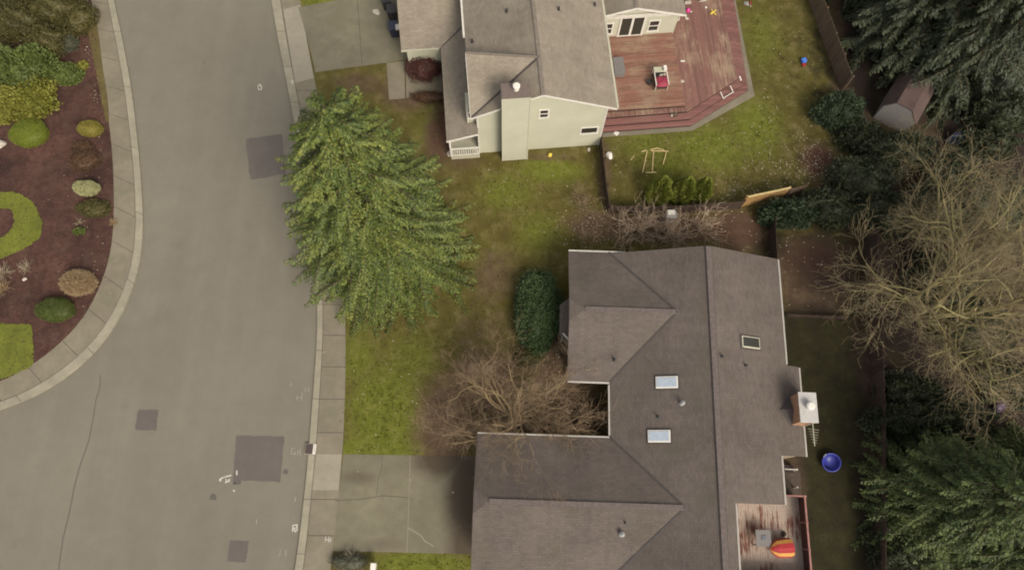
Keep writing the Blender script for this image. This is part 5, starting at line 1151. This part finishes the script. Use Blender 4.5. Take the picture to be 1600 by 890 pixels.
# ---------------------------------------------------------------- bare trees and twiggy shrubs
def bare(name, label, px, py, stems, levels, mats, seed, cat='tree', up=.10, wob=.20, kids=(5, 5, 4, 4), ratio=(.62, .60, .55, .5), spread=(.55, .95), thin=.022, nseg=6, group=None, droop=0.0):
    """stems: list of (direction, length, radius); grows to `levels` orders of branching"""
    rr = random.Random(seed); x, y, _z = W(px, py, 0); segs = []
    def grow(p, d, ln, r, lev):
        n = nseg if lev < 2 else 4; pts = [p]; dirs = []; rs = [r]
        for i in range(n):
            d = (d + Vector((rr.gauss(0, wob), rr.gauss(0, wob), rr.gauss(0, wob) * .8 + up * (.6 if lev < 2 else .3) - droop * lev * .05))).normalized()
            p2 = p + d * (ln / n)
            if p2.z < .1: d = Vector((d.x, d.y, abs(d.z))).normalized(); p2 = p + d * (ln / n)
            r2 = r * (.90 if lev < levels else .78)
            segs.append((p, p2, r, r2, lev)); p = p2; r = r2; pts.append(p); dirs.append(d); rs.append(r)
        if lev >= levels: return
        k = kids[lev]
        for j in range(k):
            f = (.30 + .70 * (j + rr.random()) / k) * n; i = min(int(f), n - 1); q_ = pts[i].lerp(pts[i + 1], f - i); dd = dirs[i]
            a_ = rr.uniform(*spread); ax_ = Vector((rr.gauss(0, 1), rr.gauss(0, 1), rr.gauss(0, 1))).cross(dd)
            if ax_.length < 1e-3: continue
            nd = Matrix.Rotation(a_, 3, ax_.normalized()) @ dd
            grow(q_, nd, ln * ratio[lev] * rr.uniform(.7, 1.25), rs[i] * rr.uniform(.48, .68), lev + 1)
    for d, ln, r in stems: grow(Vector((x + rr.gauss(0, .12), y + rr.gauss(0, .12), 0)), Vector(d).normalized(), ln, r, 0)
    p0 = np.array([s[0] for s in segs]); p1 = np.array([s[1] for s in segs]); r0 = np.array([s[2] for s in segs]); r1 = np.array([s[3] for s in segs])
    r0 = np.maximum(r0, thin * .42); r1 = np.maximum(r1, thin * .36)
    t = thing(name, (x, y, 0), label, cat, group); big = r0 > thin * 1.35
    v, q = tubes(p0[big], p1[big], r0[big], r1[big], 6); np_mesh('trunk', v, q, M[mats[0]], t, smooth=True)
    v, q = tubes(p0[~big], p1[~big], r0[~big], r1[~big], 3); np_mesh('crown', v, q, M[mats[1]], t)
    return t
st_ = []
rs_ = random.Random(8)
for k in range(15):
    a_ = 2 * math.pi * k / 15 + rs_.uniform(-.2, .2); le = rs_.uniform(.2, .95); st_.append(((math.cos(a_) * le, math.sin(a_) * le + .10, 1), rs_.uniform(7.5, 10.5), rs_.uniform(.085, .14)))
bare('bare_tree', 'big mossy bare tree spreading its branches at the right edge', 1452, 492, st_, 4, ('mossy_bark', 'twig_moss'), 6, up=.04, wob=.15, kids=(8, 6, 5, 3), ratio=(.36, .56, .58, .58), spread=(.45, 1.05), thin=.0155)
st_ = []
for k in range(15):
    a_ = 2 * math.pi * k / 15 + rs_.uniform(-.2, .2); le = rs_.uniform(.6, 1.7); st_.append(((math.cos(a_) * le * 1.4, math.sin(a_) * le * .55 + .10, 1), rs_.uniform(3.3, 4.4), rs_.uniform(.05, .08)))
bare('bare_tree', 'small tan bare tree between the hedge and garage roof', 800, 648, st_, 4, ('limb_tan', 'twig_tan'), 5, up=.07, wob=.16, kids=(6, 5, 5, 4), ratio=(.50, .55, .60, .62), spread=(.35, .9), thin=.0098)
def twiggy(label, px, py, n, ln, seed, mat='twig_pale', r=.028, lev=2):
    rr = random.Random(seed); s_ = []
    for k in range(n):
        a_ = rr.uniform(0, 6.28); le = rr.uniform(.3, 1.3); s_.append(((math.cos(a_) * le, math.sin(a_) * le, 1), ln * rr.uniform(.7, 1.2), r))
    bare('bare_shrub', label, px, py, s_, lev, (mat, mat), seed, 'shrub', up=.05, wob=.22, kids=(5, 4, 3), ratio=(.6, .6, .5), spread=(.4, 1.0), thin=.02, nseg=5)
twiggy('pale bare shrub left of the utility cabinet', 998, 360, 15, 1.7, 31)
twiggy('pale bare shrub in front of the utility cabinet', 1046, 366, 15, 1.5, 32)
twiggy('sparse pale shrub right of the utility cabinet', 1092, 362, 11, 1.4, 33)
twiggy('low pale bare shrub nearest the gable of the brown house', 975, 376, 9, 1.0, 34)
twiggy('tan bare shrub beside the top left gutter of the brown house', 918, 372, 8, .8, 35, 'twig_tan', .016)
twiggy('tan bare shrub on the lawn left of the side fence', 908, 328, 9, 1.1, 36, 'twig_tan', .018)
twiggy('thin bare sapling at the right end of the earth strip', 1110, 352, 3, 1.0, 37, 'twig_tan', .016)
twiggy('brown bare shrub behind the low timber edging', 1345, 470, 6, 1.8, 38, 'twig_moss', .02)
for k, (px, py) in enumerate(((1300, 600), (1380, 300))): pass

# ---------------------------------------------------------------- uncountable cover: leaves, chips, tufts
def scatter(name, label, groups, mat, seed, size, zz=.012, up=.25, asp=.6, mask=None):
    rg = np.random.default_rng(seed); pts = []
    for px, py, rx, ry, n in groups:
        a_ = rg.normal(0, .5, n) * rx + px; b_ = rg.normal(0, .5, n) * ry + py
        pts += [W(i, j, zz) for i, j in zip(a_, b_)]
    p = np.array(pts); n = len(p); th = rg.uniform(0, 6.28, n); p[:, 2] += rg.uniform(0, .02, n)
    d = np.stack([np.cos(th), np.sin(th), rg.uniform(0, up, n)], 1); nr = np.array([0, 0, 1.]) + rg.normal(0, .25, (n, 3)); ln = rg.uniform(size * .5, size * 1.4, n)
    v, q = leaf_quads(p, d, nr, ln, ln * asp); o = np_mesh(name, v, q, M[mat], origin=(0, 0, 0)); o['kind'] = 'stuff'; o['label'] = label; return o
scatter('fallen_leaves', 'pale fallen leaves scattered over the back lawn', [(1215, 250, 110, 70, 300), (1170, 300, 90, 30, 200), (1270, 255, 50, 50, 220), (1230, 130, 70, 130, 80), (1090, 215, 110, 40, 60), (1000, 260, 100, 60, 40), (920, 360, 70, 40, 160), (1080, 350, 160, 40, 200), (1260, 420, 90, 60, 60), (860, 540, 30, 40, 60), (620, 620, 80, 130, 60), (820, 290, 90, 60, 60)], 'litter', 91, .10)
rg = np.random.default_rng(5); n = 26000
px_ = rg.uniform(520, 1240, n); py_ = rg.uniform(0, 890, n)
gx = np.array([W(a_, b_, 0) for a_, b_ in zip(px_, py_)])
def near(lst):
    w = np.zeros(len(gx))
    for px, py, rx, ry, a in lst: w = np.maximum(w, a * np.exp(-(((px_ - px) / rx) ** 2 + ((py_ - py) / ry) ** 2)))
    return w
keep = near([(600, 640, 60, 90, 1), (650, 560, 70, 50, .7), (800, 300, 90, 50, .8), (840, 370, 60, 60, .7), (1050, 240, 110, 60, .9), (1170, 210, 80, 80, .9), (1190, 60, 50, 90, .8), (660, 880, 90, 14, .9), (750, 470, 60, 80, .6), (680, 200, 30, 40, .5)])
w_s = near([(700, 660, 60, 90, 1), (1280, 252, 36, 36, 1), (1050, 358, 150, 30, 1)])
ok = (rg.random(n) < keep) & (w_s < .5)
inside = (px_ > np.interp(py_, [0, 125, 450, 890], [470, 492, 545, 520])) & ~((py_ > 708) & (py_ < 866)) & ~((px_ > 885) & (py_ > 390)) & ~((px_ > 735) & (py_ > 675))
uu = np.array([ul(a_, b_) for a_, b_, _c in gx]); inside &= ~((uu[:, 0] > -6.2) & (uu[:, 0] < 4.4) & (uu[:, 1] > -.6)) & ~((uu[:, 0] > 4) & (uu[:, 0] < 16.2) & (uu[:, 1] > .8) & (px_ < 1190))
ok &= inside
pp = gx[ok]; k_ = len(pp); th = rg.uniform(0, 6.28, k_)
P3 = np.concatenate([pp + np.stack([rg.normal(0, .05, k_), rg.normal(0, .05, k_), np.zeros(k_)], 1) for _ in range(3)]); k3 = len(P3); th = rg.uniform(0, 6.28, k3); ln = rg.uniform(.07, .17, k3)
v, q = leaf_quads(P3, np.stack([np.cos(th), np.sin(th), rg.uniform(.5, 1.4, k3)], 1), np.stack([np.sin(th), -np.cos(th), np.full(k3, .8)], 1), ln, ln * .35)
o = np_mesh('grass', v, q, M['grass'], origin=(0, 0, 0)); o['kind'] = 'stuff'; o['label'] = 'longer tufts in the rough yard grass'
# bark chips
bedp = np.array([(x, y) for x, y in resample(poly(S1i), 80)]); n = 9000
px_ = rg.uniform(-20, 180, n); py_ = rg.uniform(20, 610, n)
lim = np.interp(py_, [0, 60, 130, 240, 350, 400, 440, 488, 523, 553, 578, 597], [143, 152, 161, 176, 178, 173, 160, 138, 110, 75, 40, 0])
sel = px_ < lim - 3; P3 = np.array([W(a_, b_, .045) for a_, b_ in zip(px_[sel], py_[sel])]); k3 = len(P3); th = rg.uniform(0, 6.28, k3); ln = rg.uniform(.05, .16, k3)
P3[:, 2] += rg.uniform(0, .02, k3)
M['chips'] = leafy('bark_chip', [(0.036, 0.016, 0.012), (0.066, 0.031, 0.023), (0.102, 0.056, 0.043)], rough=.9)
v, q = leaf_quads(P3, np.stack([np.cos(th), np.sin(th), rg.uniform(-.1, .4, k3)], 1), np.array([0, 0, 1.]) + rg.normal(0, .3, (k3, 3)), ln, ln * .4)
o = np_mesh('bark_chips', v, q, M['chips'], origin=(0, 0, 0)); o['kind'] = 'stuff'; o['label'] = 'loose bark chips over the garden bed'
scatter('pebbles', 'tiny white pebbles along the garden bed edge', [(140, 85, 8, 30, 14), (150, 140, 6, 40, 22), (160, 200, 8, 30, 8), (150, 400, 30, 60, 16), (100, 300, 80, 120, 16), (150, 460, 30, 30, 8)], 'litter', 92, .09, zz=.055)
